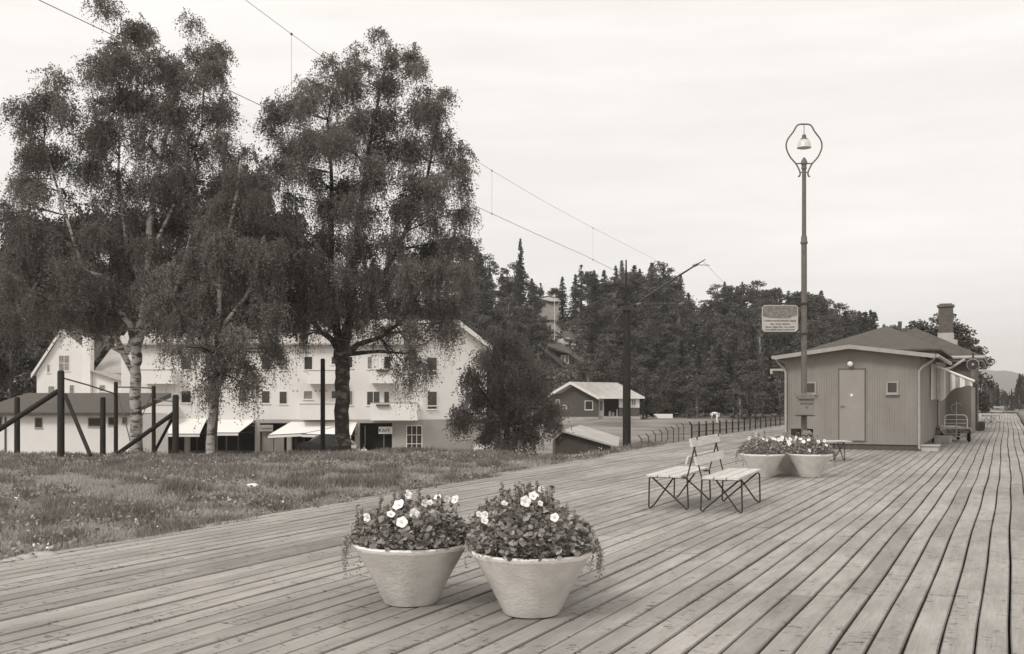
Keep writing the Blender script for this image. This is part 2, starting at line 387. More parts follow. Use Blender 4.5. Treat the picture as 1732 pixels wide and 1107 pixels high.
# ------------------------------------------------------------------ grass
def build_grass():
    rng = np.random.default_rng(3); n = 330000
    # density falls with distance: sample depth with bias
    px = rng.uniform(-170, 1130, n); t = rng.random(n); Y = 8.4 + (37 - 8.4) * t ** 1.15; X = (px - CX) / F * Y
    a = X * DX + Y * DY; l = -X * DY + Y * DX; s = l - left_edge(a)
    k = (s > -.03) & ((X < 1.0) | (s < 2.2)); X, Y, s = X[k], Y[k], s[k]; n = len(X)
    Zb = ground_z(X, Y) - .01
    f = fbm(X / .55, Y / .55, 77, 4); g = fbm(X / 3.0, Y / 3.0, 78, 3)
    lush = sstep(.42, .62, f)
    h = (.045 + .07 * lush + .05 * g) * rng.uniform(.5, 1.3, n) * (1 + .25 * sstep(12, 34, Y))
    h = np.where(s < .5, h * .75, h)
    wd = (.0035 + .00055 * Y) * rng.uniform(.7, 1.3, n)
    th = rng.uniform(0, np.pi * 2, n); ln = rng.uniform(0, .8, n) * h
    ph = rng.uniform(0, np.pi * 2, n)
    base = np.stack([X, Y, Zb], 1); dx = np.stack([np.cos(th), np.sin(th), 0 * th], 1) * wd[:, None]
    tip = base + np.stack([np.cos(ph) * ln, np.sin(ph) * ln, h], 1)
    V = np.stack([base - dx, base + dx, tip], 1).reshape(-1, 3)
    tone = np.clip(.62 - .75 * (lush - .35) + .5 * (g - .5) + rng.normal(0, .16, n), 0, 1)
    tag(link('grass', np_mesh('grass', V, 3, tone), M['grassblade']), 'rough uneven meadow grass between the plank platform and the birches', 'grass', kind='stuff')
    # broad weeds in clumps
    m = 900; px = rng.uniform(-40, 1100, m); Y = rng.uniform(8.6, 30, m); X = (px - CX) / F * Y
    a = X * DX + Y * DY; l = -X * DY + Y * DX; s = l - left_edge(a)
    keep = (s > .12) & ((X < -.5) | (s < 1.3)) & ((fbm(X / 1.2, Y / 1.2, 91) > .52) | (s < .5)); X, Y = X[keep], Y[keep]
    C = []; S = []
    for x, y in zip(X, Y):
        c = rng.normal(0, 1, (42, 3)) * [.10, .10, .05] + [x, y, gz(x, y) + .07]; C.append(c); S.append(np.full(42, .04 + .0009 * y))
    C = np.concatenate(C); S = np.concatenate(S)
    tag(link('weeds', np_mesh('weeds', leaf_quads(C, S, rng), 4, np.clip(rng.normal(.35, .25, len(C)), 0, 1)), M['forestleaf' if 0 else 'petuniadeaf']), 'broad leaved weeds in low dark clumps among the grass', 'weeds', kind='stuff')
    C = []
    for (x, y_) in ((28, 853), (30, 848), (128, 862), (140, 866), (272, 894), (230, 885), (360, 792), (480, 850), (60, 925), (440, 876), (310, 820), (1035, 757), (1003, 764), (80, 930)):
        Z0 = 2625 / (y_ - HZ) * .96; p = P(x, y_, Z0); C.append([p.x, p.y, gz(p.x, p.y) + .14])
    C = np.repeat(np.array(C), 4, 0) + rng.normal(0, .02, (len(C) * 4, 3))
    tag(link('wild_flowers', np_mesh('wild_flowers', leaf_quads(C, np.full(len(C), .035), rng), 4), M['petal']), 'tiny white wild flowers dotted in the grass', 'wild flowers', kind='stuff')
build_grass()
def rock(name, loc, s, m, label, cat, seed, group=None):
    r = random.Random(seed); mb = MB(); n = 10; vs = []
    prof = [(.02, -.5), (.75, -.42), (1, -.1), (.9, .22), (.55, .45), (.02, .5)]
    for q, z in prof:
        for k in range(n):
            t = 2 * math.pi * k / n; j = r.uniform(.8, 1.15); vs.append((q * j * math.cos(t) * s[0], q * j * math.sin(t) * s[1], z * s[2] * r.uniform(.9, 1.1)))
    mb.add(vs, [(i * n + k, i * n + (k + 1) % n, (i + 1) * n + (k + 1) % n, (i + 1) * n + k) for i in range(5) for k in range(n)])
    o = single(name, mb, m, label, cat, group, loc, smooth=True); return o
for i, (x, y_, s, lab) in enumerate(((12, 950, .06, 'small pale stone at the platform edge, nearest the left border of the photo'), (24, 948, .07, 'pale rounded stone second from the left in the row at the platform edge'),
        (44, 944, .09, 'largest pale stone of the row lying at the platform edge'), (70, 940, .10, 'long flat pale stone lying last in the row at the platform edge'))):
    p = P(x, y_, 2625 / (y_ - HZ) * 1.0); rock('stone', (p.x, p.y, .0), (s * (1.6 if i == 3 else 1), s, s * .8), M['stone'], lab, 'stone', i, 'stones along the platform edge')
p = P(427, 842, 16.2); rock('white_rag', (p.x, p.y, gz(p.x, p.y) + .09), (.10, .07, .07), M['white'], 'crumpled white rag or paper lying in the grass', 'litter', 9)
# ------------------------------------------------------------------ planters with petunias
def planter(px, Z, label, group, seed):
    p = P(px, HZ, Z); t = thing('concrete_planter', label, 'planter', (p.x, p.y, .006), random.Random(seed).random() * 3, group)
    mb = MB(); mb.lathe([(.188, 0), (.196, .012), (.30, .22), (.408, .405), (.385, .41), (.30, .33), (.02, .32)], 48); part('bowl', mb, M['concrete'], t, smooth=True)
    r = random.Random(seed); mb = MB(); n = 64; vs = []
    for rr, z in ((.4035, .398), (.411, .407), (.418, .424), (.411, .434), (.392, .435), (.384, .428), (.384, .40)):
        for k in range(n):
            a = 2 * math.pi * k / n; j = 1 + .004 * math.sin(a * 7 + seed) + r.uniform(-.003, .003); vs.append((rr * j * math.cos(a), rr * j * math.sin(a), z + r.uniform(-.002, .002)))
    mb.add(vs, [(i * n + k, i * n + (k + 1) % n, (i + 1) * n + (k + 1) % n, (i + 1) * n + k) for i in range(6) for k in range(n)])
    part('rim', mb, M['rim'], t, smooth=True)
    mb = MB(); mb.lathe([(.34, .34), (.372, .385), (.2, .40), (.01, .405)], 32); part('soil', mb, M['soil'], t, smooth=True)
    return t
def blob_leaf(C, size, rng, up=.5):
    """broad rounded hexagonal leaves, slightly cupped"""
    n = len(C); nrm = rng.normal(size=(n, 3)); nrm[:, 2] = np.abs(nrm[:, 2]) + up; nrm /= np.linalg.norm(nrm, axis=1)[:, None]
    d = rng.normal(size=(n, 3)); d -= (d * nrm).sum(1)[:, None] * nrm; d /= np.linalg.norm(d, axis=1)[:, None]; e = np.cross(nrm, d)
    s = np.asarray(size).reshape(-1, 1) * rng.uniform(.6, 1.3, (n, 1))
    ring = [(-.5, 0, 0), (-.25, .34, .06), (.15, .42, .09), (.55, 0, -.06), (.15, -.42, .09), (-.25, -.34, .06)]
    return np.stack([C + s * (d * x + e * y + nrm * z) for x, y, z in ring], 1).reshape(-1, 3)
def flower_mesh(rng, r=.04):
    mb = MB(); n = 30; vs = [(0, 0, -.012)]
    for k in range(n):
        t = 2 * math.pi * k / n; vs.append((r * .42 * math.cos(t), r * .42 * math.sin(t), .002))
    for k in range(n):
        t = 2 * math.pi * k / n; q = r * (.86 + .14 * abs(math.cos(2.5 * t)) + rng.uniform(-.03, .03)); vs.append((q * math.cos(t), q * math.sin(t), .004 + .10 * r * math.sin(5 * t + 1) + rng.uniform(-.001, .001)))
    mb.add(vs, [(0, 1 + k, 1 + (k + 1) % n) for k in range(n)] + [(1 + k, 1 + n + k, 1 + n + (k + 1) % n, 1 + (k + 1) % n) for k in range(n)])
    return mb
def petunias(px, Z, label, group, seed, flowers, hgt=.34, nleaf=1500, near=True, lean=0, ex=1.0):
    rng = np.random.default_rng(seed); rr = random.Random(seed); p = P(px, HZ, Z); t = thing('petunias', label, 'flowers', (p.x, p.y, .41), 0, group)
    def surf(n, rmin=.35):
        th = rng.uniform(0, 2 * np.pi, n); u = np.sqrt(rng.random(n)); q = u * .43 * ex; top = hgt * np.sqrt(np.clip(1 - (u * .96) ** 2.4, 0, 1))
        top = top * (0.8 + .35 * fbm(np.cos(th) * q * 9 + 5, np.sin(th) * q * 9 + 5, seed)) + lean * np.cos(th) * q
        z = top * (rmin + (1 - rmin) * rng.random(n) ** .45); return np.stack([q * np.cos(th), q * np.sin(th), z], 1)
    C = surf(int(nleaf * 1.8), .1); S = np.where(rng.random(len(C)) < .3, .050, .033); V = blob_leaf(C, S, rng); tone = np.clip(rng.normal(.45, .25, len(C)), 0, 1)
    part_ = link('leaves', np_mesh('leaves', V, 6, tone), M['petuniadeaf'], t)
    # fine small-leaved filler round the rim and spilling over
    n = 8500 if near else 1500; th = rng.uniform(0, 2 * np.pi, n); q = .445 * rng.random(n) ** .4; q = np.where((np.sin(th) < -.1) & (q > .395), .36, q); z = np.abs(rng.normal(0, .055, n)) + .02
    C = np.stack([q * np.cos(th), q * np.sin(th), z + .015], 1)
    tr = []
    for k in range(26 if near else 8):
        a = rng.uniform(0, np.pi) if k % 3 == 0 else rng.normal(np.pi if seed % 2 else .1, .3); L_ = rng.uniform(.05, .2) if k % 5 else rng.uniform(.2, .3); m = int(L_ * 330)
        s = np.linspace(0, 1, m); qq = .40 + .06 * np.sin(s * 2.2) + .03 * s; zz = .05 + .05 * np.sin(s * 3) - L_ * s ** 1.5
        tr.append(np.stack([qq * np.cos(a + .2 * s), qq * np.sin(a + .2 * s), zz], 1) + rng.normal(0, .010, (m, 3)))
    C = np.concatenate([C] + tr); V = leaf_quads(C, np.full(len(C), .016 if near else .022), rng)
    link('trailing_leaves', np_mesh('trailing_leaves', V, 4, np.clip(rng.normal(.4, .3, len(C)), 0, 1)), M['petuniadeaf'], t)
    # upright shoots with leaf pairs
    mb = MB(); C = []
    for k in range(34 if near else 8):
        th_, q_ = rng.uniform(0, 6.28), rng.uniform(.05, .38) * ex; x0, y0 = q_ * math.cos(th_), q_ * math.sin(th_); top = hgt * math.sqrt(max(0, 1 - (q_ / .45) ** 2.4)) + rng.uniform(.02, .11)
        sx, sy = rng.uniform(-.03, .03, 2); pts = [(x0, y0, .02), (x0 + sx * .4, y0 + sy * .4, top * .6), (x0 + sx, y0 + sy, top)]; mb.tube(pts, [.003, .0025, .0015], 4)
        for z in np.arange(top * .55, top + .01, .014):
            f = z / top; C.append((x0 + sx * f + rng.uniform(-.014, .014), y0 + sy * f + rng.uniform(-.014, .014), z))
    part('stems', mb, M['bark'], t); C = np.array(C)
    link('shoot_leaves', np_mesh('shoot_leaves', blob_leaf(C, np.full(len(C), .032), rng, .2), 6, np.clip(rng.normal(.25, .2, len(C)), 0, 1)), M['petuniadeaf'], t)
    cam_p = Vector((0, 0, EYE)); c0 = Vector((p.x, p.y, .41)); fm = None
    for i, (fx, fy, fr) in enumerate(flowers):
        d = (P(fx, fy, 1) - cam_p); A = Vector((1 / (.45 * ex), 1 / (.45 * ex), 1 / (hgt * 1.12))); o_ = Vector([(cam_p - c0)[j] * A[j] for j in range(3)]); dd = Vector([d[j] * A[j] for j in range(3)])
        a, b, c = dd.dot(dd), 2 * o_.dot(dd), o_.dot(o_) - 1; disc = b * b - 4 * a * c
        s = (-b - math.sqrt(disc)) / (2 * a) if disc > 0 else -b / (2 * a); q = cam_p + d * s
        fo = part('flower', flower_mesh(rng, fr * 1.12), M['petal'], t, smooth=False); fo.location = q - c0
        nv = (Vector((rr.uniform(-.9, .9), -1, rr.uniform(-.1, 1.3)))).normalized(); fo.rotation_euler = nv.to_track_quat('Z', 'Y').to_euler()
        st = MB(); st.lathe([(.003, -.012), (.007, .002), (.002, .006)], 8); sc_ = part('flower_centre', st, M['petalcore'], fo)
    return t
z7 = lambda x, y, r=.035: (x * .2887 + 560, y * .2887 + 800, r)
NEAR = 'near group of three planters'; 
planter(695, 7.55, 'near concrete planter on the left with a shaded right side', NEAR, 1)
planter(899, 7.17, 'near concrete planter on the right, the one closest to the camera', NEAR, 2)
planter(886, 7.98, 'concrete planter almost hidden behind the nearest right-hand planter', NEAR, 3)
petunias(695, 7.55, 'white petunias with many open blooms in the near left planter', 'petunias in the near planters', 1,
    [z7(395, 188, .042), z7(487, 238, .034), z7(415, 290, .038), z7(350, 243, .028), z7(212, 262, .032), z7(447, 128, .034), z7(548, 177, .026), z7(580, 175, .022), z7(624, 146, .028), z7(680, 152, .025), z7(727, 157, .032)], .33, 1500, lean=0)
petunias(899, 7.17, 'leafy petunias with few blooms in the near right planter', 'petunias in the near planters', 2,
    [z7(870, 246, .028), z7(905, 247, .026), z7(898, 282, .026), z7(1138, 168, .036), z7(1186, 136, .032), z7(1230, 96, .022), z7(1310, 262, .028), z7(1016, 180, .022), z7(1225, 180, .02)], .36, 1900, ex=1.06)
petunias(886, 7.98, 'petunias in the planter hidden behind the near right one', 'petunias in the near planters', 4, [z7(788, 345, .024), z7(780, 305, .018)], .34, 1000)
FAR = 'far group of three planters'
z4 = lambda x, y, r=.035: (x * .2956 + 1220, y * .2956 + 480, r)
planter(1289, 19.4, 'left front planter of the far group beyond the benches', FAR, 5)
planter(1370, 19.4, 'right front planter of the far group under the lamp post', FAR, 6)
planter(1331, 20.1, 'rear planter seen between the two front planters of the far group', FAR, 7)
petunias(1289, 19.4, 'white petunias in the far left front planter', 'petunias in the far planters', 15, [z4(200, 865, .05), z4(160, 885, .04), z4(140, 895, .035), z4(290, 885, .04), z4(305, 890, .04), z4(330, 893, .035), z4(345, 890, .04), z4(385, 905, .035), z4(240, 890, .03), z4(260, 895, .03)], .34, 900, False)
petunias(1370, 19.4, 'white petunias in the far right front planter', 'petunias in the far planters', 16, [z4(392, 920, .035), z4(430, 880, .03), z4(470, 905, .035), z4(500, 895, .03), z4(555, 905, .035), z4(590, 900, .03), z4(505, 955, .03), z4(600, 925, .03), z4(455, 890, .03)], .33, 900, False)
petunias(1331, 20.1, 'white petunias in the far rear planter', 'petunias in the far planters', 17, [z4(350, 880, .035), z4(372, 890, .035), z4(395, 890, .04), z4(420, 895, .03)], .35, 900, False)
# ------------------------------------------------------------------ benches
def bench(label, loc, rz, group, back=True):
    """local x: bench length, local y: points to the back; origin at centre on the deck"""
    t = thing('slatted_bench', label, 'bench', loc, rz, group)
    for s in (-1, 1):
        x = s * .72; mb = MB(); r = .0115
        mb.tube([(x, -.24, .425), (x, .25, .425)], r, 8)                                    # seat rail
        mb.tube([(x, -.24, .425), (x, -.262, .40), (x, -.27, .03), (x, -.262, .012), (x, -.245, .012), (x, -.2, .05), (x, .07, .425)], r, 8)   # front foot bent back up
        mb.tube([(x, -.22, .415), (x, .20, .05), (x, .235, .012), (x, .255, .012), (x, .265, .03), (x, .25, .42)], r, 8)
        if back: mb.tube([(x, .20, .425), (x, .25, .43), (x, .385, .97)], r, 8)                        # back upright
        part('bench_frame', mb, M['iron'], t, smooth=True)
    for y in (-.255, -.095, .065):
        mb = MB(); mb.box(-.92, .92, y, y + .145, .437, .468); part('seat_slat', mb, M['bench_wood'], t, bevel=.004)
    for z in (.665, .90) if back else ():
        yb = .25 + (z - .43) * .26 - .018
        mb = MB(); M4 = Matrix.Translation((0, yb, z)) @ Matrix.Rotation(-math.atan(.26), 4, 'X'); mb.box(-.92, .92, -.016, .012, -.056, .056, M4)
        part('back_slat', mb, M['bench_wood'], t, bevel=.004)
    return t
# left bench faces left, right bench faces right; both run along the planks
BA = math.atan2(1.36, .56)
def bench_at(cx, cy, face_left, label, group, ang=BA):
    # local +y = towards back. facing left => back on the right side
    rz = ang + (math.pi if face_left else 0)
    return bench(label, (cx, cy, .006), rz, group)
GB = 'pair of back to back slatted benches'
u = Vector((math.cos(BA), math.sin(BA))); pr = Vector((u.y, -u.x))
cl = Vector((2.36, 14.45)); bench_at(cl.x, cl.y, True, 'slatted bench of the back to back pair with its seat on the left side', GB)
c2 = Vector((2.98, 14.05)); bench_at(c2.x, c2.y, False, 'slatted bench of the back to back pair with its seat on the right side', GB)
def bench_px(x, y_, rz, label, group):
    Z = 2625 / (y_ - HZ); p = P(x, y_, Z); return bench(label, (p.x, p.y, .006), rz, group)
p = P(1371, 780, 24.3); b3 = bench('low backless slatted bench mostly hidden behind the far planters, by the grey hut', (p.x, p.y, .006), R(10), None, False)
# ------------------------------------------------------------------ lamp post, mailbox, sign
LP = P(1360, HZ, 22.0); LP.z = 0
def lamp_post():
    t = thing('lamp_post', 'tall grey iron lamp post with a lyre shaped hoop holding a hanging lamp', 'lamp post', LP)
    zz = lambda y: EYE - (y - HZ) / F * 22.0
    mb = MB(); mb.lathe([(.10, 0), (.10, .1), (.062, .14), (.058, zz(412))], 20); part('lower_pole', mb, M['greyiron'], t, smooth=True)
    mb = MB(); z0 = zz(412); mb.lathe([(.062, z0 - .02), (.078, z0), (.078, z0 + .03), (.064, z0 + .05), (.064, z0 + .12), (.05, z0 + .17)], 20); part('collar', mb, M['greyiron'], t, smooth=True)
    mb = MB(); mb.lathe([(.046, z0 + .1), (.042, zz(284))], 20); part('upper_pole', mb, M['greyiron'], t, smooth=True)
    zc = zz(278); mb = MB(); mb.lathe([(.045, zc - .12), (.058, zc - .1), (.05, zc - .02), (.07, zc), (.07, zc + .03), (.05, zc + .09), (.03, zc + .12), (.02, zc + .14)], 20); part('finial', mb, M['greyiron'], t, smooth=True)
    sc_ = 22.0 / F; cx = 0
    prof = [(7.5, 297), (10, 300), (10, 295), (9, 290), (14, 277), (24, 265), (30, 250), (28, 236), (17, 222), (12, 212), (6, 210.5), (0, 210.5)]
    def cat(pts, n=6):
        o = []
        for i in range(len(pts) - 1):
            p0 = pts[max(i - 1, 0)]; p1 = pts[i]; p2 = pts[i + 1]; p3 = pts[min(i + 2, len(pts) - 1)]
            for k in range(n):
                q = k / n; o.append(tuple(.5 * ((2 * p1[j]) + (-p0[j] + p2[j]) * q + (2 * p0[j] - 5 * p1[j] + 4 * p2[j] - p3[j]) * q * q + (-p0[j] + 3 * p1[j] - 3 * p2[j] + p3[j]) * q ** 3) for j in range(2)))
        o.append(pts[-1]); return o
    mb = MB()
    for s in (-1, 1): mb.tube([(s * a * sc_, 0, zz(b)) for a, b in cat([(10, 299), (7.2, 297.5), (6.8, 292), (9.5, 285), (14, 277), (24, 265), (30, 250), (28, 237), (18, 223), (12, 213), (6, 210.5), (0, 210.5)])], .017, 8)
    mb.tube([(-14 * sc_, 0, zz(277)), (14 * sc_, 0, zz(277))], .014, 8)
    mb.tube([(-6.8 * sc_, 0, zz(292)), (6.8 * sc_, 0, zz(292))], .012, 8)
    part('hoop', mb, M['greyiron'], t, smooth=True)
    lp = thing('hanging_lamp', None, None); lp.parent = t
    mb = MB(); mb.tube([(0, 0, zz(210.5)), (0, 0, zz(228))], .008, 6); mb.lathe([(.03, zz(228)), (.045, zz(230)), (.045, zz(233)), (.075, zz(235.5)), (.10, zz(237.5))], 20); part('lamp_cap', mb, M['greyiron'], lp, smooth=True)
    mb = MB(); mb.lathe([(.09, zz(237)), (.12, zz(239)), (.14, zz(246)), (.152, zz(250.5)), (.13, zz(251)), (.02, zz(248))], 28); part('lamp_shade', mb, M['enamel'], lp, smooth=True)
lamp_post()
def sign():
    zz = lambda y: EYE - (y - HZ) / F * 22.0; xx = lambda x: (x - 1360) / F * 22.0
    t = thing('notice_sign', 'small white enamel notice board with lines of black text fixed to the lamp post', 'sign', LP)
    x0, x1, z0, z1 = xx(1287), xx(1348), zz(562), zz(517); c = .05; y = -.09
    pts = [(x0 + c, y, z0), (x1 - c, y, z0), (x1, y, z0 + c), (x1, y, z1 - c), (x1 - c, y, z1), (x0 + c, y, z1), (x0, y, z1 - c), (x0, y, z0 + c)]
    mb = MB(); mb.prism(pts, (0, .012, 0)); part('plate', mb, mat('signplate', .34, .35, .46, 2, 3, spec=.5), t)
    # worn, rust-speckled upper half
    mb = MB(); q = .02; pts = [(x0 + q, y - .002, zz(536)), (x0 + .16, y - .002, zz(539)), (x1 - .2, y - .002, zz(539.5)), (x1 - q, y - .002, zz(534)), (x1 - q, y - .002, z1 - c), (x1 - c, y - .002, z1 - q), (x0 + c, y - .002, z1 - q), (x0 + q, y - .002, z1 - c)]
    mb.prism(pts, (0, .001, 0)); part('worn_patch', mb, mat('worn', .13, .8, .26, 26, 8), t)
    for txt, yy, s in (('Uvedkommende forbydes adgang', 544.5, .043), ('eller  lovlig  adkomst', 550, .043), ('Banen  følges ikke  uten særlig', 555, .043), ('ved politiet vedtatt straff bøter', 559.6, .043)):
        lettering(txt, s * 1.15, M['ink'], t, ((x0 + x1) / 2, y - .003, zz(yy)), (R(90), 0, 0))
    for yy in (514, 565):
      mb = MB(); mb.box(x0 + .1, .07, -.075, -.06, zz(yy) - .014, zz(yy) + .014); mb.lathe([(.067, zz(yy) - .02), (.067, zz(yy) + .02)], 16)
      part('bracket', mb, M['iron'], t)
sign()
def mailbox():
    zz = lambda y: EYE - (y - HZ) / F * 22.0; xx = lambda x: (x - 1360) / F * 22.0
    t = thing('mailbox', 'grey metal letter box with a sloping lid strapped to the lamp post', 'mailbox', LP)
    x0, x1 = xx(1345.5), xx(1370); y0, y1 = -.30, -.065
    mb = MB(); mb.box(x0, x1, y0, y1, zz(702), zz(674)); part('box_body', mb, M['wallgrey'], t, bevel=.006)
    mb = MB(); a = zz(674) + .002; b = zz(665); mb.prism([(x0 - .03, y0 - .04, a), (x0 - .03, y1, b), (x0 - .03, y1, b - .018), (x0 - .03, y0 - .04, a - .018)], (x1 - x0 + .06, 0, 0)); mb.box(x0, x1, y0 + .05, y1 - .002, a - .003, a + .05)
    part('lid', mb, M['greyiron'], t)
    mb = MB(); mb.box(x0 - .02, x1 + .02, y0 - .02, y1 + .01, zz(704), zz(702.6)); part('base_plate', mb, M['iron'], t)
    lettering('POSTKASSE', .052, M['ink'], t, ((x0 + x1) / 2, y0 - .003, zz(684.5)), (R(90), 0, 0))
    mb = MB(); mb.tube([((x0 + x1) / 2 + .025 * math.cos(k * .7), y0 - .003, zz(689) + .018 * math.sin(k * .7)) for k in range(9)], .004, 5); part('emblem', mb, M['ink'], t)
mailbox()
def bin_():
    t = thing('fire_bucket_stand', 'dark box and round metal tub at the foot of the lamp post', 'tub', (LP.x, LP.y, 0))
    zz = lambda y: EYE - (y - HZ) / F * 21.8; xx = lambda x: (x - 1360) / F * 21.8
    mb = MB(); zt = zz(727); x0, x1 = xx(1349), xx(1379); 
    for (a, b, c, d) in ((x0, x1, .14, .18), (x0, x1, .5, .54), (x0, x0 + .03, .18, .5), (x1 - .03, x1, .18, .5)): mb.box(a, b, c, d, .0, zt)
    mb.box(x0 + .03, x1 - .03, .18, .5, .0, .04); part('box', mb, M['darkwood'], t)
    mb = MB(); cx = xx(1361.5); mb.lathe([(.075, .0), (.09, .3), (.10, zt - .24), (.105, zt - .14), (.10, zt - .06), (.055, zt - .02), (.05, zt - .02)], 24, (cx, -.16, 0)); part('metal_tub', mb, M['cap'], t, smooth=True)
    mb = MB(); mb.lathe([(.108, zt - .15), (.112, zt - .14), (.112, zt - .12), (.108, zt - .11)], 24, (cx, -.16, 0)); part('band', mb, M['iron'], t, smooth=True)
bin_()
# ------------------------------------------------------------------ grey hut and station building
HO = Vector((11.37, 28.8, 0)); HR = DA - math.pi / 2        # local x: to the right, local y: away along the platform
def window(parent, x0, x1, z0, z1, y, n=(0, -1), frame=.05, mf='trimgrey', mg='glass', sill=True, bars=(0, 0), depth=.05):
    """window on a wall whose outside faces local -y (plane y)"""
    mb = MB(); f = frame
    mb.box(x0 - f, x1 + f, y - .03, y + .01, z1, z1 + f); mb.box(x0 - f, x1 + f, y - .03, y + .01, z0 - f, z0)
    mb.box(x0 - f, x0, y - .03, y + .01, z0, z1); mb.box(x1, x1 + f, y - .03, y + .01, z0, z1)
    for i in range(bars[0]):
        q = x0 + (x1 - x0) * (i + 1) / (bars[0] + 1); mb.box(q - f / 3, q + f / 3, y - .026, y + .004, z0, z1)
    for i in range(bars[1]):
        q = z0 + (z1 - z0) * (i + 1) / (bars[1] + 1); mb.box(x0, x1, y - .022, y + .004, q - f / 3, q + f / 3)
    wn = part('window', mb, M[mf], parent)
    mb = MB(); mb.box(x0, x1, y - .012, y - .004, z0, z1); part('pane', mb, M[mg], wn)
    if sill: mb = MB(); mb.box(x0 - f * 1.6, x1 + f * 1.6, y - .09, y, z0 - f - .03, z0 - f); part('sill', mb, M[mf], wn)
    return wn
def hut():
    t = thing('grey_hut', 'pale grey boarded hut with a low gable roof and a closed door at the end', 'hut', HO, HR)
    W = 3.71; L = 7.2; ze = 2.69; za = 2.94; z0 = .16; mid = -W / 2
    # walls of vertical boards: one mesh with board relief
    mb = MB(); x = -W; bw_ = .066
    def top(x): return ze + (za - ze) * (1 - abs(x - mid) / (W / 2)) - .03
    i = 0
    while x < -.001:
        x1 = min(x + bw_, 0)
        if not (-1.96 < x and x1 < -1.25 and False):
            mb.prism([(x, 0, z0), (x1 - .007, 0, z0), (x1 - .007, 0, top(x1)), (x, 0, top(x))], (0, .03, 0))
        x = x1; i += 1
    mb.box(-W + .004, -.004, .014, .1, z0, ze - .04); mb.prism([(-W + .004, .014, ze - .04), (-.004, .014, ze - .04), (mid, .014, za - .04)], (0, .08, 0))
    y = .1
    while y < L:
        mb.box(-.03, 0, y, y + bw_ - .012, z0, ze - .03); mb.box(-W, -W + .03, y, y + bw_ - .012, z0, ze - .03); y += bw_
    mb.box(-W + .014, -.014, .1, L, z0, ze - .04); part('wall', mb, M['wallgrey'], t)
    mb = MB(); mb.box(-W + .03, -.03, .04, L - .02, 0, z0); part('foundation', mb, M['brownwood'], t)
    mb = MB()
    for cx_ in (-W, 0):
        mb.box(cx_ - .045 + (.045 if cx_ else -.0), cx_ + (.05 if cx_ else .003), -.012, -.001, z0, top(cx_) - .02)
    mb = MB(); oh_l, oh_r = .24, .40; sl = (za - ze) / (W / 2)
    zl = ze - sl * oh_l; zr = ze - sl * oh_r; th = .05
    mb.prism([(-W - oh_l, -.35, zl), (mid, -.35, za), (oh_r, -.35, zr), (oh_r, -.35, zr + th), (mid, -.35, za + th), (-W - oh_l, -.35, zl + th)], (0, L + .3, 0)); part('roof', mb, M['tar'], t)
    mb = MB(); mb.prism([(-W - oh_l, -.38, zl - .07), (mid, -.38, za - .07), (oh_r, -.38, zr - .07), (oh_r, -.38, zr + .045), (mid, -.38, za + .045), (-W - oh_l, -.38, zl + .045)], (0, .027, 0)); part('fascia', mb, M['trimgrey'], t)
    for s, xx, zz in ((-1, -W - oh_l - .05, zl), (1, oh_r + .05, zr)):
        mb = MB(); mb.tube([(xx, -.3, zz), (xx, L, zz)], .055, 8); part('gutter', mb, M['trimgrey'], t, smooth=True)
    # door
    zz = lambda y, Z=29.6: EYE - (y - HZ) / F * Z
    d0, d1 = -2.17, -1.48; dz0, dz1 = .26, 2.28
    mb = MB(); mb.box(d0, d1, -.032, -.004, dz0, dz1); dr = part('door', mb, M['doorgrey'], t, bevel=.004)
    mb = MB(); mb.box(d0 + .04, d0 + .05, -.07, -.032, 1.2, 1.21); mb.tube([(d0 + .05, -.035, 1.24), (d0 + .05, -.075, 1.24), (d0 + .17, -.078, 1.235)], .009, 6); part('handle', mb, M['iron'], dr)
    mb = MB(); mb.lathe([(.004, -.02), (.035, -.014), (.04, 0)], 14); k = part('porthole', mb, M['white'], dr, smooth=True); k.location = ((d0 + d1) / 2 - .01, -.034, 1.56); k.rotation_euler = (R(90), 0, 0)
    mb = MB(); mb.box(d0 - .035, d0 - .008, -.026, -.001, dz0 - .02, dz1 + .03); mb.box(d1 + .008, d1 + .035, -.026, -.001, dz0 - .02, dz1 + .03); mb.box(d0 - .035, d1 + .035, -.04, -.001, dz1 + .01, dz1 + .04); mb.box(d0 - .008, d1 + .008, -.03, -.001, dz0 - .03, dz0 - .006)
    part('door_frame', mb, M['greyiron'], t)
    window(t, -3.08, -2.86, 1.63, 1.90, 0, frame=.04); window(t, -.86, -.62, 1.63, 1.90, 0, frame=.04)
    # bulkhead lamp
    l_ = thing('wall_lamp', None, None); l_.parent = t; l_.location = (-1.86, -.03, 2.47)
    mb = MB(); mb.lathe([(.07, 0), (.07, .03), (.05, .04)], 18); q = part('lamp_base', mb, M['iron'], l_, smooth=True); q.rotation_euler = (R(90), 0, 0)
    mb = MB(); mb.lathe([(.03, .02), (.062, .035), (.082, .075), (.07, .12), (.04, .145), (.005, .15)], 20); q = part('globe', mb, M['bulb'], l_, smooth=True); q.rotation_euler = (R(90 + 20), 0, 0)
    for xx, xg in ((-.03, oh_r), (-W + .03, -W - oh_l)):
        mb = MB(); mb.tube([(xg, -.12, zr - .02), (xg * .75 + xx * .25, -.08, zr - .14), (xx * .8 + xg * .2, -.06, zr - .30), (xx, -.06, zr - .42), (xx, -.06, .12), (xx + .02, -.14, .05)], .035, 10); part('downpipe', mb, M['trimgrey'], t, smooth=True)
    mb = MB(); mb.box(.02, .46, -.05, .6, .0, .14); mb.box(.005, .5, -.09, .64, .14, .165); part('step', mb, M['palewood'], t)
    # further low pale sill and pipe at the end of the hut side
    mb = MB(); mb.box(.02, .5, 5.6, 7.1, 0, .22); part('step', mb, M['palewood'], t)
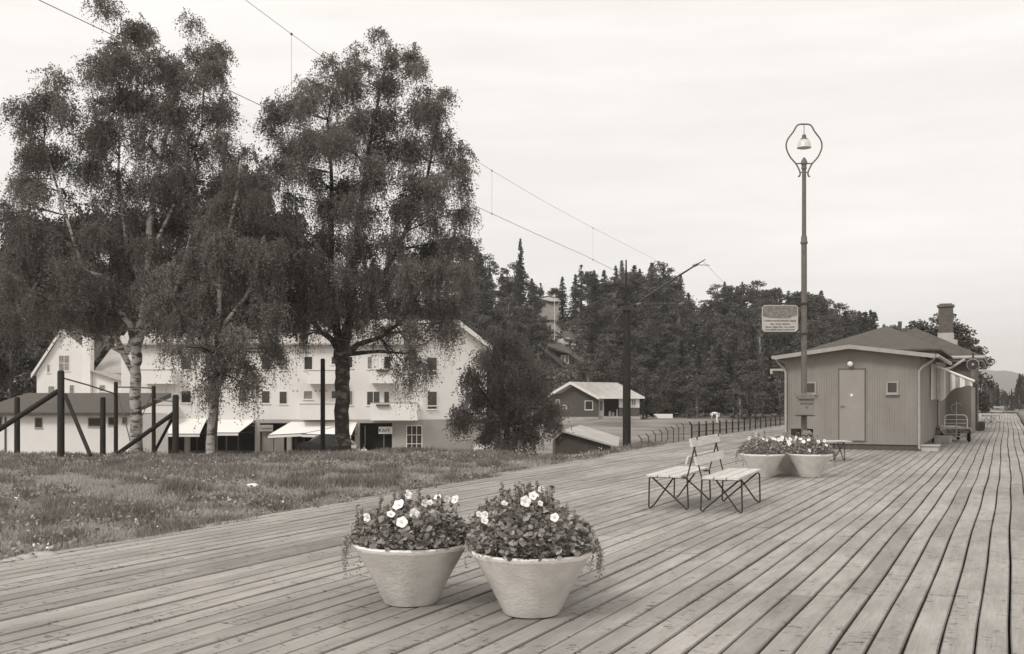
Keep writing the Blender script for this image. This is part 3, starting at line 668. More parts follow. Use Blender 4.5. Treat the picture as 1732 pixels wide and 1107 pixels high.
    mb = MB(); mb.tube([(.08, 6.9, 2.4), (.08, 6.9, .05)], .05, 10); part('downpipe', mb, M['palewood'], t, smooth=True)
    # awning with scalloped striped end
    aw = thing('awning', None, None); aw.parent = t
    y0, y1 = 4.0, 8.3; mb = MB(); mb.prism([(0.02, y0, 2.50), (1.25, y0, 1.97), (1.25, y0, 1.985), (.02, y0, 2.53)], (0, y1 - y0, 0)); mb.tube([(.02, y0, 2.53), (1.27, y0, 1.985)], .04, 8); part('canvas', mb, M['white'], aw)
    vs = []; n = 26
    for i in range(n + 1):
        q = i / n; x = .03 + 1.2 * q; zt = 2.5 - .53 * q; zb = 1.42 + (.40 * sstep(.12, .75, q)) + .05 * math.sin(q * 12) * sstep(.2, .4, q); 
        zb = 1.40 + (0 if q < .25 else .43 * float(sstep(.2, .7, q))) + .03 * math.sin(q * 16)
        vs += [(x, y0 + .02 * math.sin(i * 1.3), zt), (x, y0 + .02 * math.sin(i * 1.3) - .02, min(zb, zt - .02))]
    for nm, sel, m_ in (('pale_stripe', 0, 'white'), ('dark_stripe', 1, 'trimgrey')):
        mb = MB()
        for i in range(n):
            if (i // 3) % 2 == sel: mb.add(vs[2 * i:2 * i + 4], [(0, 1, 3, 2)])
        part(nm, mb, M[m_], aw)
    mb = MB(); mb.tube([(.02, y0 + .05, 2.5), (1.25, y0 + .05, 1.96), (1.25, y1, 1.96)], .02, 6); mb.tube([(.02, y0 + .03, 2.08), (1.2, y0 + .03, 2.02)], .008, 6)
    mb.box(1.22, 1.32, y0 - .05, y0 + .05, 1.80, 1.95); part('awning_frame', mb, M['iron'], aw)
hut()
def station():
    t = thing('station_building', 'dark roofed station building with a tall chimney behind the grey hut', 'station', HO, HR)
    mb = MB(); 
    def boards(x0, x1, y0, y1, z0, z1):
        mb.box(x0 + .012, x1 - .012, y0 + .012, y1, z0, z1); x = x0
        while x < x1: mb.box(x, min(x + .11, x1), y0, y0 + .02, z0, z1); x += .125
        y = y0 + .03
        while y < y1: mb.box(x1 - .02, x1, y, y + .11, z0, z1); y += .125
    boards(-4.2, -.1, 7.3, 15.9, 0, 3.12); boards(-4, .95, 16, 23.5, 0, 3.1); part('wall', mb, mat('stationwall', .15, .8, .18, 2), t)
    def hip(x0, x1, y0, y1, ze, zr, oh, front=3.0, back=3.0):
        mb = MB(); xm = (x0 + x1) / 2; a, b, c, d = x0 - oh, x1 + oh, y0 - oh, y1 + oh
        v = [(a, c, ze), (b, c, ze), (b, d, ze), (a, d, ze), (xm, c + front, zr), (xm, d - back, zr), (a, c, ze - .06), (b, c, ze - .06), (b, d, ze - .06), (a, d, ze - .06)]
        mb.add(v, [(0, 1, 4), (1, 2, 5, 4), (2, 3, 5), (3, 0, 4, 5), (6, 9, 8, 7), (0, 6, 7, 1), (1, 7, 8, 2), (2, 8, 9, 3), (3, 9, 6, 0)]); return mb
    part('roof', hip(-4.2, -.1, 7.3, 15.9, 3.15, 4.35, .25, 5.8, 1.5), M['darkroof'], t)
    part('roof', hip(-4, .95, 16, 23.5, 3.2, 4.6, .32, 2.9, 2.9), M['darkroof'], t)
    mb = MB(); mb.box(-4.6, 1.26, 15.60, 15.66, 2.96, 3.18); mb.box(1.20, 1.26, 15.66, 23.8, 2.98, 3.16); part('fascia', mb, M['trimgrey'], t)
    mb = MB(); mb.tube([(-4.6, 15.54, 3.13), (1.36, 15.54, 3.13)], .075, 10); mb.tube([(1.32, 15.62, 3.12), (1.32, 23.8, 3.12)], .06, 10); part('gutter', mb, M['palewood'], t, smooth=True)
    mb = MB(); mb.tube([(.62, 15.3, 3.05), (.1, 15.2, 2.7), (-.25, 12, 2.5)], .05, 8); part('downpipe', mb, M['palewood'], t, smooth=True)
    mb = MB(); mb.box(.83, .97, 15.97, 16.14, 0, 2.98); part('corner_board', mb, M['wallgrey'], t)
    # chimney with pale flashing
    ch = thing('chimney', None, None); ch.parent = t; ch.location = (-.33, 20.0, -.2)
    mb = MB(); mb.box(-.3, .3, -.3, .3, 3.9, 5.78); part('shaft', mb, M['brick'], ch)
    mb = MB(); mb.box(-.36, .36, -.36, .36, 5.78, 5.87); mb.box(-.26, .26, -.26, .26, 5.87, 5.93); part('cap', mb, M['greyiron'], ch)
    mb = MB(); mb.box(-.33, .33, -.33, .33, 4.0, 4.6); mb.box(-.40, .48, -.5, .45, 3.8, 4.28); part('flashing', mb, M['palewood'], ch)
    mb = MB(); mb.box(-2.3 - .08, -2.3 + .08, 20, 20.16, 4.3, 5.0); part('vent', mb, M['darkroof'], t)
    # left canopy peeping out beyond the hut
    mb = MB(); mb.box(-6.6, -5.2, 12, 18, 2.58, 2.66); mb.box(-6.6, -6.5, 12, 18, 2.45, 2.58); part('canopy', mb, M['palewood'], t)
    mb = MB(); mb.box(.93, 1.0, 18.2, 19.3, .1, 2.2); part('door', mb, M['brownwood'], t)
    for y in (20.5, ): mb = MB(); mb.box(.94, .97, y, y + 1.2, 1.1, 2.2); part('window', mb, M['glass'], t)
station()
def horn():
    p = P(1645.5, 617, 42.2); t = thing('loudspeaker', 'round horn loudspeaker hanging below the corner of the station roof', 'loudspeaker', p, HR)
    mb = MB(); mb.lathe([(.235, 0), (.24, .02), (.19, .08), (.10, .2), (.05, .3), (.05, .36)], 28); 
    o = part('horn', mb, M['palewood'], t, smooth=True); o.rotation_euler = (R(-90), 0, 0)
    mb = MB(); mb.lathe([(.215, -.004), (.15, .06), (.06, .14)], 28); o = part('mouth', mb, M['iron'], t, smooth=True); o.rotation_euler = (R(-90), 0, 0); o.location = (0, -.012, 0)
    mb = MB(); mb.lathe([(.02, -.015), (.05, 0), (.02, .02)], 16); o = part('driver', mb, M['palewood'], t, smooth=True); o.rotation_euler = (R(-90), 0, 0); o.location = (0, -.02, 0)
    mb = MB(); mb.box(-.03, .03, .1, .15, .05, .48); part('bracket', mb, M['iron'], t)
horn()
def cart():
    Z = 34.6; p = P(1617, 748, Z); t = thing('luggage_cart', 'flat luggage cart with a hooped end rail parked beside the hut wall', 'luggage cart', (p.x, p.y, .006), HR + R(14))
    mb = MB(); mb.box(-.5, .5, 0, 2.0, .42, .47); mb.box(-.5, -.44, 0, 2, .36, .42); mb.box(.44, .5, 0, 2, .36, .42); part('load_bed', mb, M['palewood'], t, bevel=.005)
    mb = MB()
    for x0, x1 in ((-.34, .36),):
        for y in (.03, .09): mb.tube([(-.36, y, .46), (-.36, y, .76), (-.33, y, .85), (-.25, y, .9), (.25, y, .9), (.33, y, .85), (.36, y, .76), (.36, y, .46)], .018, 8)
    for z in (.62, .74): mb.tube([(-.36, .03, z), (.36, .03, z)], .010, 6)
    part('hoop_rail', mb, M['white'], t, smooth=True)
    mb = MB(); mb.tube([(-.44, .1, .17), (.44, .1, .17)], .022, 8); mb.tube([(-.44, .1, .26), (.44, .1, .26)], .012, 8); mb.tube([(-.2, .1, .42), (0, .1, .26), (.2, .1, .42)], .012, 6); mb.tube([(-.44, 1.7, .17), (.44, 1.7, .17)], .022, 8)
    part('axle', mb, M['palewood'], t, smooth=True)
    mb = MB(); mb.tube([(0, -.06, .16), (0, -.05, 1.36)], .016, 8); mb.tube([(-.16, -.055, 1.2), (-.05, -.055, 1.28), (.1, -.055, 1.28), (.17, -.055, 1.22)], .013, 6); mb.tube([(-.17, -.055, 1.2), (-.14, -.055, 1.05), (-.02, -.055, .95)], .01, 6)
    part('drawbar', mb, M['palewood'], t, smooth=True)
    for x in (-.42, .42):
        for y in (.1, 1.7):
            mb = MB(); mb.lathe([(.06, -.035), (.13, -.035), (.145, -.02), (.145, .02), (.13, .035), (.06, .035)], 20); o = part('wheel', mb, M['rubber'], t, smooth=True); o.rotation_euler = (0, R(90), 0); o.location = (x, y, .146)
            mb = MB(); mb.box(-.02, .02, -.03, .03, .0, .3); q = part('fork', mb, M['iron'], t); q.location = (x * 1.09, y, .13)
    mb = MB(); mb.box(-.3, .3, .8, 1.5, .475, .50); part('pale_cover', mb, M['white'], t)
cart()
bench('pale bench standing far out on the empty platform end', (*P(1676, 716, 60).xy, .006), DA + math.pi / 2 * .2 + math.pi, None)
def wall_bench():
    p = P(1656, 726, 47); t = thing('wall_bench', 'dark slatted seat box standing against the station wall', 'bench', (p.x, p.y, .006), HR)
    mb = MB(); mb.box(-.25, .25, -1.0, 1.8, .3, .36); mb.box(-.25, -.2, -1, 1.8, .36, .85); mb.box(-.22, .22, -1, -.94, 0, .3); mb.box(-.22, .22, 1.7, 1.76, 0, .3); part('seat', mb, M['brownwood'], t)
    mb = MB(); mb.box(.2, .25, -1, 1.8, .28, .4); part('front_rail', mb, M['trimgrey'], t)
wall_bench()
# ------------------------------------------------------------------ timber posts and poles
def post(name, label, x, y0, y1, Z, w, group, braces=(), cat='post'):
    b = P(x, y1, Z); g = gz(b.x, b.y) - .1; top = P(x, y0, Z).z; t = thing(name, label, cat, (b.x, b.y, g), .3, group)
    mb = MB(); mb.tube([(0, 0, 0), (0, 0, top - g - .05), (0, 0, top - g)], [w / 2, w / 2 * .93, w / 2 * .7], 12); part('upright', mb, M['darkwood'], t, smooth=True); t.rotation_euler = (0, 0, 0)
    for (xa, ya, xb, yb, bw_, dz) in braces:
        A = P(xa, ya, Z) - Vector((b.x, b.y, g)); B = P(xb, yb, Z + dz) - Vector((b.x, b.y, g)); mb = MB(); mb.tube([A, B], bw_ / 2, 8); part('brace', mb, M['darkwood'], t, smooth=True)
    return t
GP = 'dark timber posts on the grass'
post('timber_post', 'tallest thick dark post, braced on both sides, at the left of the grass', 103, 627, 763, 29, .20, GP, [(98, 662, -14, 735, .15, 0), (110, 668, 153, 771, .11, -1)])
post('timber_post', 'short dark post standing furthest left behind a long diagonal brace', 29, 672, 757, 31, .17, GP)
post('timber_post', 'short dark post just left of the white birch trunk, leftmost of the two there', 174, 672, 758, 31, .17, GP)
post('timber_post', 'tall slim dark post immediately left of the white birch trunk', 196, 646, 757, 32, .13, GP)
post('timber_post', 'slim dark post immediately right of the white birch trunk', 260, 653, 757, 32, .13, GP)
post('timber_post', 'dark post with two diagonal braces between the two slender birch trunks', 297, 668, 762, 29, .19, GP, [(293, 700, 196, 770, .13, 1.5), (292, 707, 258, 771, .09, 2)])
mb = MB(); mb.tube([P(107, 640, 29), P(150, 652, 30.5), P(196, 667, 32)], .022, 6); mb.tube([P(197, 655, 32), P(230, 655.5, 32), P(260, 657, 32)], .025, 6); mb.tube([P(261, 676, 32), P(297, 680, 29)], .02, 6); mb.tube([P(198, 660, 32), P(220, 745, 31)], .018, 6); mb.tube([P(257, 665, 32), P(240, 705, 32)], .014, 6)
single('cable', mb, M['wire'], 'dark slack cable strung between the timber posts', 'cable')
post('utility_pole', 'slim leaning dark pole just left of the thick birch trunk', 546, 607, 766, 40, .19, None, cat='pole')
mb = MB(); mb.box(-.16, .16, -.02, .02, 4.06, 4.14)
# ------------------------------------------------------------------ catenary mast and wires
MZ = 37.0; mp0 = P(1060, 765, MZ)
def mast():
    g = gz(mp0.x, mp0.y) - .1; t = thing('catenary_mast', 'tall dark railway mast with a slanting bracket arm at the platform edge', 'mast', (mp0.x, mp0.y, g))
    zz = lambda y: EYE - (y - HZ) / F * MZ - g; xx = lambda x: (x - 1060) / F * MZ
    mb = MB(); mb.tube([(0, 0, 0), (0, 0, zz(522)), (0, 0, zz(515))], [.15, .13, .10], 14); part('pole', mb, M['darkwood'], t, smooth=True)
    mb = MB(); mb.box(-.2, .2, -.16, .16, zz(526), zz(518)); part('collar', mb, M['iron'], t)
    mb = MB(); mb.tube([(-.02, 0, zz(520)), (-.02, 0, zz(440))], [.05, .025], 8); part('top_pole', mb, M['darkwood'], t, smooth=True)
    mb = MB(); mb.tube([(0, 0, zz(520)), (xx(1075), 0, zz(516)), (xx(1158), -.3, zz(516))], .022, 8); part('registration_arm', mb, M['iron'], t, smooth=True)
    mb = MB(); mb.tube([(xx(1082), -.1, zz(510)), (xx(1145), -.35, zz(469)), (xx(1174), -.45, zz(451)), (xx(1189), -.5, zz(442))], [.035, .035, .026, .012], 8); mb.tube([(xx(1172), -.45, zz(451)), (xx(1196), -.5, zz(452))], .012, 6); part('bracket_arm', mb, M['iron'], t, smooth=True)
    for x, y in ((1078, 516), (1150, 516), (1173, 451)):
        mb = MB(); mb.lathe([(.02, -.09), (.06, -.07), (.035, -.03), (.06, 0), (.035, .03), (.06, .07), (.02, .09)], 12); o = part('insulator', mb, M['cap'], t, smooth=True); o.location = (xx(x), -.3, zz(y)); o.rotation_euler = (0, R(70), 0)
mast()
def wires():
    # wires run overhead from behind the camera's left to the mast; given as (px, py) with depth interpolated in 1/Z
    def run(pts, r, name, label, drops=()):
        mb = MB(); mb.tube([P(*q) for q in pts], r, 5); return single(name, mb, M['wire'], label, 'wire')
    c = [(-75, -70, 11.5), (65, 0, 12.2), (250, 88, 13.5), (450, 183, 15.7), (620, 264, 18.3), (800, 347, 22.0), (900, 393, 25), (990, 433, 28.5), (1080, 478, 32.5), (1156, 515, 36.7)]
    m_ = [(330, -60, 12.2), (415, 0, 13), (493, 58, 14.2), (600, 136, 16.2), (700, 205, 18.6), (832, 289, 22.5), (920, 341, 26), (1003, 386, 30), (1090, 430, 34), (1150, 464, 36.6)]
    run(c, .0055, 'contact_wire', 'lower and thicker of the two overhead railway wires')
    t = thing('messenger_wire', 'upper thin overhead railway wire sloping down to the mast', 'wire', (0, 0, 0))
    mb = MB(); mb.tube([P(*q) for q in m_], .0035, 5); part('strand', mb, M['wire'], t)
    for (x, y0, za, y1, zb) in ((493, 58, 14.2, 203, 16.3), (832, 289, 22.5, 362, 22.7), (1003, 386, 30, 440, 29.2)):
        mb = MB(); mb.tube([P(x, y0, za), P(x, y1, zb)], .0022, 5); mb.lathe([(.004, -.02), (.022, 0), (.004, .02)], 8, P(x, y0, za)); mb.lathe([(.004, -.02), (.022, 0), (.004, .02)], 8, P(x, y1, zb)); part('dropper', mb, M['wire'], t)
    mb = MB(); mb.tube([P(1189, 442, 36.4), P(1245, 500, 60), P(1290, 540, 100)], .006, 5); single('span_wire', mb, M['wire'], 'faint wire running on from the bracket arm over the forest', 'wire')
wires()
# ------------------------------------------------------------------ white shop building
def shops():
    Z0 = 84.0; k = F / Z0; o = P(250, HZ, Z0); t = thing('apartment_building', 'long white three storey building with shops, awnings and balconies behind the birches', 'building', (o.x, o.y, 0), 0)
    X = lambda px: (px - 250) / k; ZZ = lambda py: EYE - (py - HZ) / k
    g = -3.75; xe = X(715); D = 10.5
    # upper walls, with a splayed gable end
    C = Vector(((823 - CX) / F * 87.5 - o.x, 3.5)); Bk = Vector((C.x - 2.5, C.y + D))
    zf = ZZ(710); ze = ZZ(582)
    mb = MB()
    mb.prism([(X(205), 0, zf), (xe, 0, zf), (xe, 0, ze), (X(205), 0, ze)], (0, .3, 0)); mb.box(X(205), X(206.5), .3, D, g, ze); mb.box(X(205), X(700), D - .3, D, g, ze)
    part('front_wall', mb, M['whitewall'], t)
    ap = Vector(((768 - CX) / F * 85.7 - o.x, 1.7)); za = EYE + (HZ - 541) / F * 85.7
    mb = MB(); n_ = Vector((C.y, -(C.x - xe))).normalized() * -.25
    mb.prism([(xe + .003, .003, zf), (C.x, C.y, zf), (C.x, C.y, ze - .1), (ap.x, ap.y, za - .1), (xe + .003, .003, ze - .02)], (-.06, .25, 0)); mb.prism([(C.x, C.y, g), (Bk.x, Bk.y, g), (Bk.x, Bk.y, ze), (C.x, C.y, ze)], (-.3, 0, 0))
    part('gable_wall', mb, M['whitewall2'], t)
    mb = MB(); mb.prism([(X(671), .01, g), (xe + .05, .012, g), (xe + .05, .012, zf - .005), (X(671), .01, zf - .005)], (0, .3, 0)); mb.prism([(xe + .02, -.01, g), (C.x + .25, C.y, g), (C.x + .1, C.y, zf - .005), (xe + .02, -.01, zf - .005)], (-.06, .3, 0))
    mb.box(X(205), X(671) - .004, .0, .35, ZZ(716), zf - .004)
    for px in (316, 362, 435, 489, 604): mb.box(X(px - 4), X(px + 4), .0, .35, g, ZZ(716))
    mb.box(X(663), X(671) - .004, .0, .35, g, ZZ(716)); mb.box(X(205), X(256), .01, .35, g, ZZ(716))
    part('ground_floor_wall', mb, M['greywall'], t)
    mb = MB(); mb.box(X(256), X(663), 1.2, 1.3, g, ZZ(716)); part('shopfront', mb, M['darkinside'], t)
    mb = MB()
    for px in (330, 345, 380, 400, 498, 512, 590, 648): mb.box(X(px) - .05, X(px) + .05, .5, .58, g, ZZ(724))
    mb.box(X(256), X(663), .5, .56, ZZ(765), ZZ(763)); part('shop_mullions', mb, M['brownwood'], t)
    mb = MB(); mb.box(X(441), X(461), .3, .36, g, ZZ(731)); mb.box(X(462), X(479), .3, .36, g, ZZ(731)); part('shop_door', mb, M['wallgrey'], t)
    mb = MB(); mb.box(X(648), X(648.8), .3, .36, g, ZZ(733)); mb.box(X(616), X(617), .3, .36, g, ZZ(720)); part('shop_door', mb, M['wallgrey'], t)
    # roof
    zr = ZZ(534); mb = MB()
    L0 = X(200); R0 = Vector((xe - .25, -.55, ze - .1)); zrl = EYE + (HZ - 534) / F * 90
    a = [(L0, -.5, ze - .05), (xe + .05, -.5, ze - .05), (ap.x + .25, 5.2, zrl - .5), (L0, 5.2, zrl - .1)]
    mb.add([*a, *[(x, y, z - .15) for x, y, z in a]], [(0, 1, 2, 3), (7, 6, 5, 4), (0, 4, 5, 1), (1, 5, 6, 2), (2, 6, 7, 3), (3, 7, 4, 0)])
    b = [(ap.x + .25, 1.4, za + .02), (C.x + .28, C.y - .4, ze - .12), (C.x - 1.0, C.y + D, ze - .12), (ap.x, 10, za)]
    mb.add([*b, *[(x, y, z - .15) for x, y, z in b]], [(0, 1, 2, 3), (7, 6, 5, 4), (0, 4, 5, 1), (1, 5, 6, 2), (2, 6, 7, 3), (3, 7, 4, 0)])
    b = [(ap.x + .25, 1.4, za + .02), (xe, -.5, ze - .05), (ap.x + .25, 5.2, zrl - .5), (ap.x + .25, 6, za)]
    mb.add(b, [(0, 1, 2, 3)])
    part('roof', mb, M['lightroof'], t)
    mb = MB(); mb.prism([(ap.x + .1, 1.2, za - .25), (C.x + .45, C.y - .6, ze - .38), (C.x + .45, C.y - .6, ze - .05), (ap.x + .1, 1.2, za + .1)], (.1, .1, 0)); mb.prism([(ap.x + .1, 1.2, za - .25), (xe - .2, -.45, ze - .3), (xe - .2, -.45, ze), (ap.x + .1, 1.2, za + .1)], (.0, .12, 0)); part('bargeboard', mb, M['white'], t)
    mb = MB(); mb.box(L0, xe, -.58, -.5, ze - .14, ze + .0); part('gutter', mb, M['trimgrey'], t)
    def win(x0, x1, y0, y1, bars=(0, 0), mg='glass', y=0): return window(t, X(x0), X(x1), ZZ(y1), ZZ(y0), y, frame=.07, mf='white', mg=mg, bars=bars)
    win(307, 323, 662, 681, (0, 0)); win(404, 415, 662, 681, mg='glasslit'); win(443, 456, 662, 682); win(473, 485, 663, 683); win(514, 528, 662, 675, mg='glasslit'); win(561, 576, 662, 674); win(590, 596, 662, 685, mg='glasslit'); win(621, 642, 663, 685, (1, 0)); win(650, 658, 663, 684)
    win(307, 323, 603, 625); win(473, 486, 605, 626, mg='glasslit'); win(515, 528, 604, 625); win(561, 572, 604, 616); win(590, 596, 604, 622); win(622, 629, 604, 624, mg='glasslit'); win(650, 660, 604, 624); win(404, 415, 604, 625); win(443, 456, 604, 625); win(348, 360, 604, 625); win(348, 360, 662, 681)
    # small round wall vents
    mb = MB()
    for px in (496, 503, 534, 541, 552): mb.box(X(px) - .06, X(px) + .06, -.02, .001, ZZ(661.5) - .06, ZZ(661.5) + .06)
    part('air_vents', mb, M['trimgrey'], t)
    # gable windows in splayed wall frame
    gt = thing('gable_windows', None, None); gt.parent = t; gt.location = (xe, 0, 0); gt.rotation_euler = (0, 0, math.atan2(C.y, C.x - xe)); Lg = math.hypot(C.x - xe, C.y); sg = Lg / (823 - 715)
    def gwin(x0, x1, y0, y1, bars=(0, 0)): window(gt, (x0 - 715) * sg, (x1 - 715) * sg, ZZ(y1), ZZ(y0), -.03, frame=.07, mf='white', bars=bars)
    gwin(722.5, 737.5, 605, 634, (0, 0)); gwin(722.5, 737.5, 663, 692, (0, 0))
    for x in (767, 779, 791): gwin(x, x + 4.5, 733, 743)
    mb = MB(); mb.box((722.5 - 715) * sg, (737.5 - 715) * sg, -.09, -.05, ZZ(627) - .05, ZZ(626)); mb.box((722.5 - 715) * sg, (737.5 - 715) * sg, -.09, -.05, ZZ(687) - .05, ZZ(686)); part('railing', mb, M['white'], gt)
    win(688.5, 713, 721, 766, (2, 2), y=.008)
    # balconies
    def balc(x0, x1, ytop, ybot, dep, name='balcony'):
        mb = MB(); a, b = X(x0), X(x1); z1, z0 = ZZ(ytop), ZZ(ybot)
        mb.box(a, b, -dep, -dep + .12, z0, z1); mb.box(a, a + .12, -dep + .12, 0, z0, z1); mb.box(b - .12, b, -dep + .12, 0, z0, z1); mb.box(a + .12, b - .12, -dep + .12, 0, z0, z0 + .2)
        bl = part('balcony', mb, M['whitewall2'], t)
        mb = MB(); mb.box(a - .03, b + .03, -dep - .03, -dep + .15, z1 + .002, z1 + .05); part('coping', mb, M['trimgrey'], bl)
        return bl
    balc(248, 301, 627, 650, 1.3); balc(252, 302, 686, 707, 1.2)
    balc(524, 575, 628, 650, 1.2); balc(512, 575, 684, 710, 1.2); balc(629, 673, 627, 649, 1.2); balc(630, 708, 682, 711, 1.2)
    mb = MB(); mb.box(X(640), X(662), -1.45, -1.2, ZZ(687), ZZ(684)); part('flower_box', mb, M['brick'], t); mb = MB(); mb.box(X(640), X(662), -1.45, -1.2, ZZ(629), ZZ(626)); part('flower_box', mb, M['brick'], t)
    # awnings
    def awn(x0, x1, x2, x3, yt, yb, n=2, sk=0):
        mb = MB(); y = -2.0; nseg = 12; vs = []
        for i in range(nseg + 1):
            q = i / nseg; vs += [(X(x0 + (x1 - x0) * q), -.02, ZZ(yt)), (X(x2 + (x3 - x2) * q), y, ZZ(yb + sk * q)), (X(x2 + (x3 - x2) * q), y - .01, ZZ(yb + sk * q) - .22)]
        mb.add(vs, [f for i in range(nseg) for f in ((3 * i, 3 * i + 1, 3 * i + 4, 3 * i + 3), (3 * i + 1, 3 * i + 2, 3 * i + 5, 3 * i + 4))])
        o = part('awning', mb, M['whitewall2'], t); so_ = o.modifiers.new('solid', 'SOLIDIFY'); so_.thickness = .04
        mb = MB(); mb.tube([(X(x2), y, ZZ(yb)), (X(x3), y, ZZ(yb + sk))], .03, 6); mb.tube([(X(x1), -.02, ZZ(yb)), (X(x3), y, ZZ(yb + sk))], .03, 6); part('awning_bar', mb, M['iron'], o)
    awn(262, 350, 252, 350, 708, 733); awn(372, 432, 364, 414, 710, 731); awn(492, 600, 463, 520, 714, 735, sk=-3); awn(520, 604, 518, 600, 715, 733, sk=3)
    # shop signs
    s1 = thing('shop_sign', None, None); s1.parent = t; mb = MB(); mb.box(X(641), X(664), -.25, -.12, ZZ(734), ZZ(722)); part('sign_board', mb, M['white'], s1); lettering('KAFÉ.', .42, M['ink'], s1, (X(652), -.26, ZZ(731.5)), (R(90), 0, 0), depth=.01)
    s2 = thing('shop_sign', None, None); s2.parent = t; mb = MB(); mb.box(X(440), X(462), -.15, -.02, ZZ(730), ZZ(719)); part('sign_board', mb, M['trimgrey'], s2); lettering('• SALONG', .2, M['ink'], s2, (X(451), -.16, ZZ(726.5)), (R(90), 0, 0), depth=.01)
    mb = MB(); mb.box(X(225), X(800), -2.6, -.1, g - .1, g + .08); part('pavement', mb, M['greywall'], t)
    return t
shops()
# white house at left
def white_house():
    Z0 = 92.0; k = F / Z0; o = P(62, HZ, Z0); t = thing('gabled_house', 'white gabled house with a grey roof behind the timber posts', 'house', (o.x, o.y, 0), 0)
    X = lambda px: (px - 62) / k; ZZ = lambda py: EYE - (py - HZ) / k; g = -3.6; ze = ZZ(632); za = ZZ(561)
    mb = MB(); mb.prism([(0, 0, g), (X(154), 0, g), (X(154), 0, ZZ(600)), (X(106), 0, za), (0, 0, ze)], (0, .3, 0)); mb.box(0, .3, .3, 11, g, ze); part('gable_wall', mb, M['whitewall'], t)
    mb = MB(); mb.box(X(141), X(154.5), -.25, .6, g, ZZ(563)); part('chimney_breast', mb, M['whitewall2'], t)
    mb = MB(); mb.prism([(X(155), .2, g), (X(268), .2, g), (X(268), .2, ZZ(668)), (X(220), .2, ZZ(652)), (X(155), .2, ZZ(628))], (0, .3, 0)); part('annex_wall', mb, M['whitewall2'], t)
    mb = MB(); mb.add([(X(154.6), .3, ZZ(630)), (X(270), .3, ZZ(632)), (X(262), 7, ZZ(560)), (X(154.6), 7, ZZ(560))], [(0, 1, 2, 3)]); so_ = part('main_roof', mb, M['roofgrey'], t); q = so_.modifiers.new('s', 'SOLIDIFY'); q.thickness = .15
    mb = MB(); mb.add([(X(154.6), -.3, ZZ(627) + .0), (X(232), -.3, ZZ(653)), (X(232), 1.2, ZZ(634)), (X(154.6), 1.2, ZZ(629) + .1)], [(0, 1, 2, 3)]); q = part('lean_to_roof', mb, M['roofgrey'], t).modifiers.new('s', 'SOLIDIFY'); q.thickness = .1
    mb = MB(); mb.prism([(-.35, -.35, ze - .42), (X(106), -.35, za - .12), (X(106), -.35, za + .22), (-.35, -.35, ze - .08)], (0, .1, 0)); part('bargeboard', mb, M['white'], t)
    mb = MB(); a = [(-.35, -.3, ze - .1), (X(106), -.3, za + .2), (X(106), 11, za + .2), (-.35, 11, ze - .1)]; mb.add([*a, *[(x, y, z - .1) for x, y, z in a]], [(0, 1, 2, 3), (7, 6, 5, 4), (0, 4, 5, 1), (1, 5, 6, 2), (2, 6, 7, 3), (3, 7, 4, 0)]); part('left_roof', mb, M['lightroof'], t)
    W = lambda a, b, c, d, bars=(0, 0), y=0, mg='glasslit': window(t, X(a), X(b), ZZ(d), ZZ(c), y, frame=.06, mf='white', bars=bars, mg=mg)
    W(100, 117, 602, 627, (1, 1)); W(80, 84, 617, 630); W(82, 92, 654, 668); W(118, 125, 652, 682); W(167, 176, 652, 662, y=.2)
    mb = MB(); mb.prism([(X(243), -.6, g), (X(266), -.6, g), (X(266), -.6, ZZ(618)), (X(247), -.6, ZZ(590)), (X(243), -.6, ZZ(592))], (0, .3, 0)); part('rear_gable', mb, M['roofgrey'], t)
white_house()
def low_garage():
    Z0 = 70.0; k = F / Z0; o = P(-40, HZ, Z0); t = thing('low_outbuilding', 'long low white outbuilding with a dark flat roof at the far left', 'outbuilding', (o.x, o.y, 0), 0)
    X = lambda px: (px + 40) / k; ZZ = lambda py: EYE - (py - HZ) / k; g = -3.8
    mb = MB(); mb.box(0, X(222), 0, 7.5, g, ZZ(702)); part('wall', mb, M['whitewall2'], t)
    mb = MB(); mb.prism([(-.3, -.5, ZZ(703)), (-.3, -.5, ZZ(698)), (-.3, 8, ZZ(698) + .6 + .75), (-.3, 8, ZZ(703) + 1.2)], (X(224) + .3, 0, 0)); part('roof', mb, M['darkroof'], t)
    for a, b, c, d in ((60, 71, 708, 723), (150, 170, 708, 721), (184, 194, 707, 719), (-2, 3, 706, 722), (208, 214, 707, 716)): window(t, X(a), X(b), ZZ(d), ZZ(c), 0, frame=.05, mf='trimgrey', mg='glass')
    mb = MB(); mb.box(X(8), X(11), -.05, -.002, g, ZZ(706)); part('door', mb, M['brownwood'], t)
low_garage()
def prop(): 
    mb = MB(); Z0 = 78; a = P(758, 700, Z0); mb.box(P(800, 0, Z0).x, P(834, 0, Z0).x, Z0, Z0 + .3, -3.8, P(0, 752, Z0).z); single('garden_wall', mb, M['whitewall2'], 'low bright white wall at the right foot of the white building', 'wall')
prop()
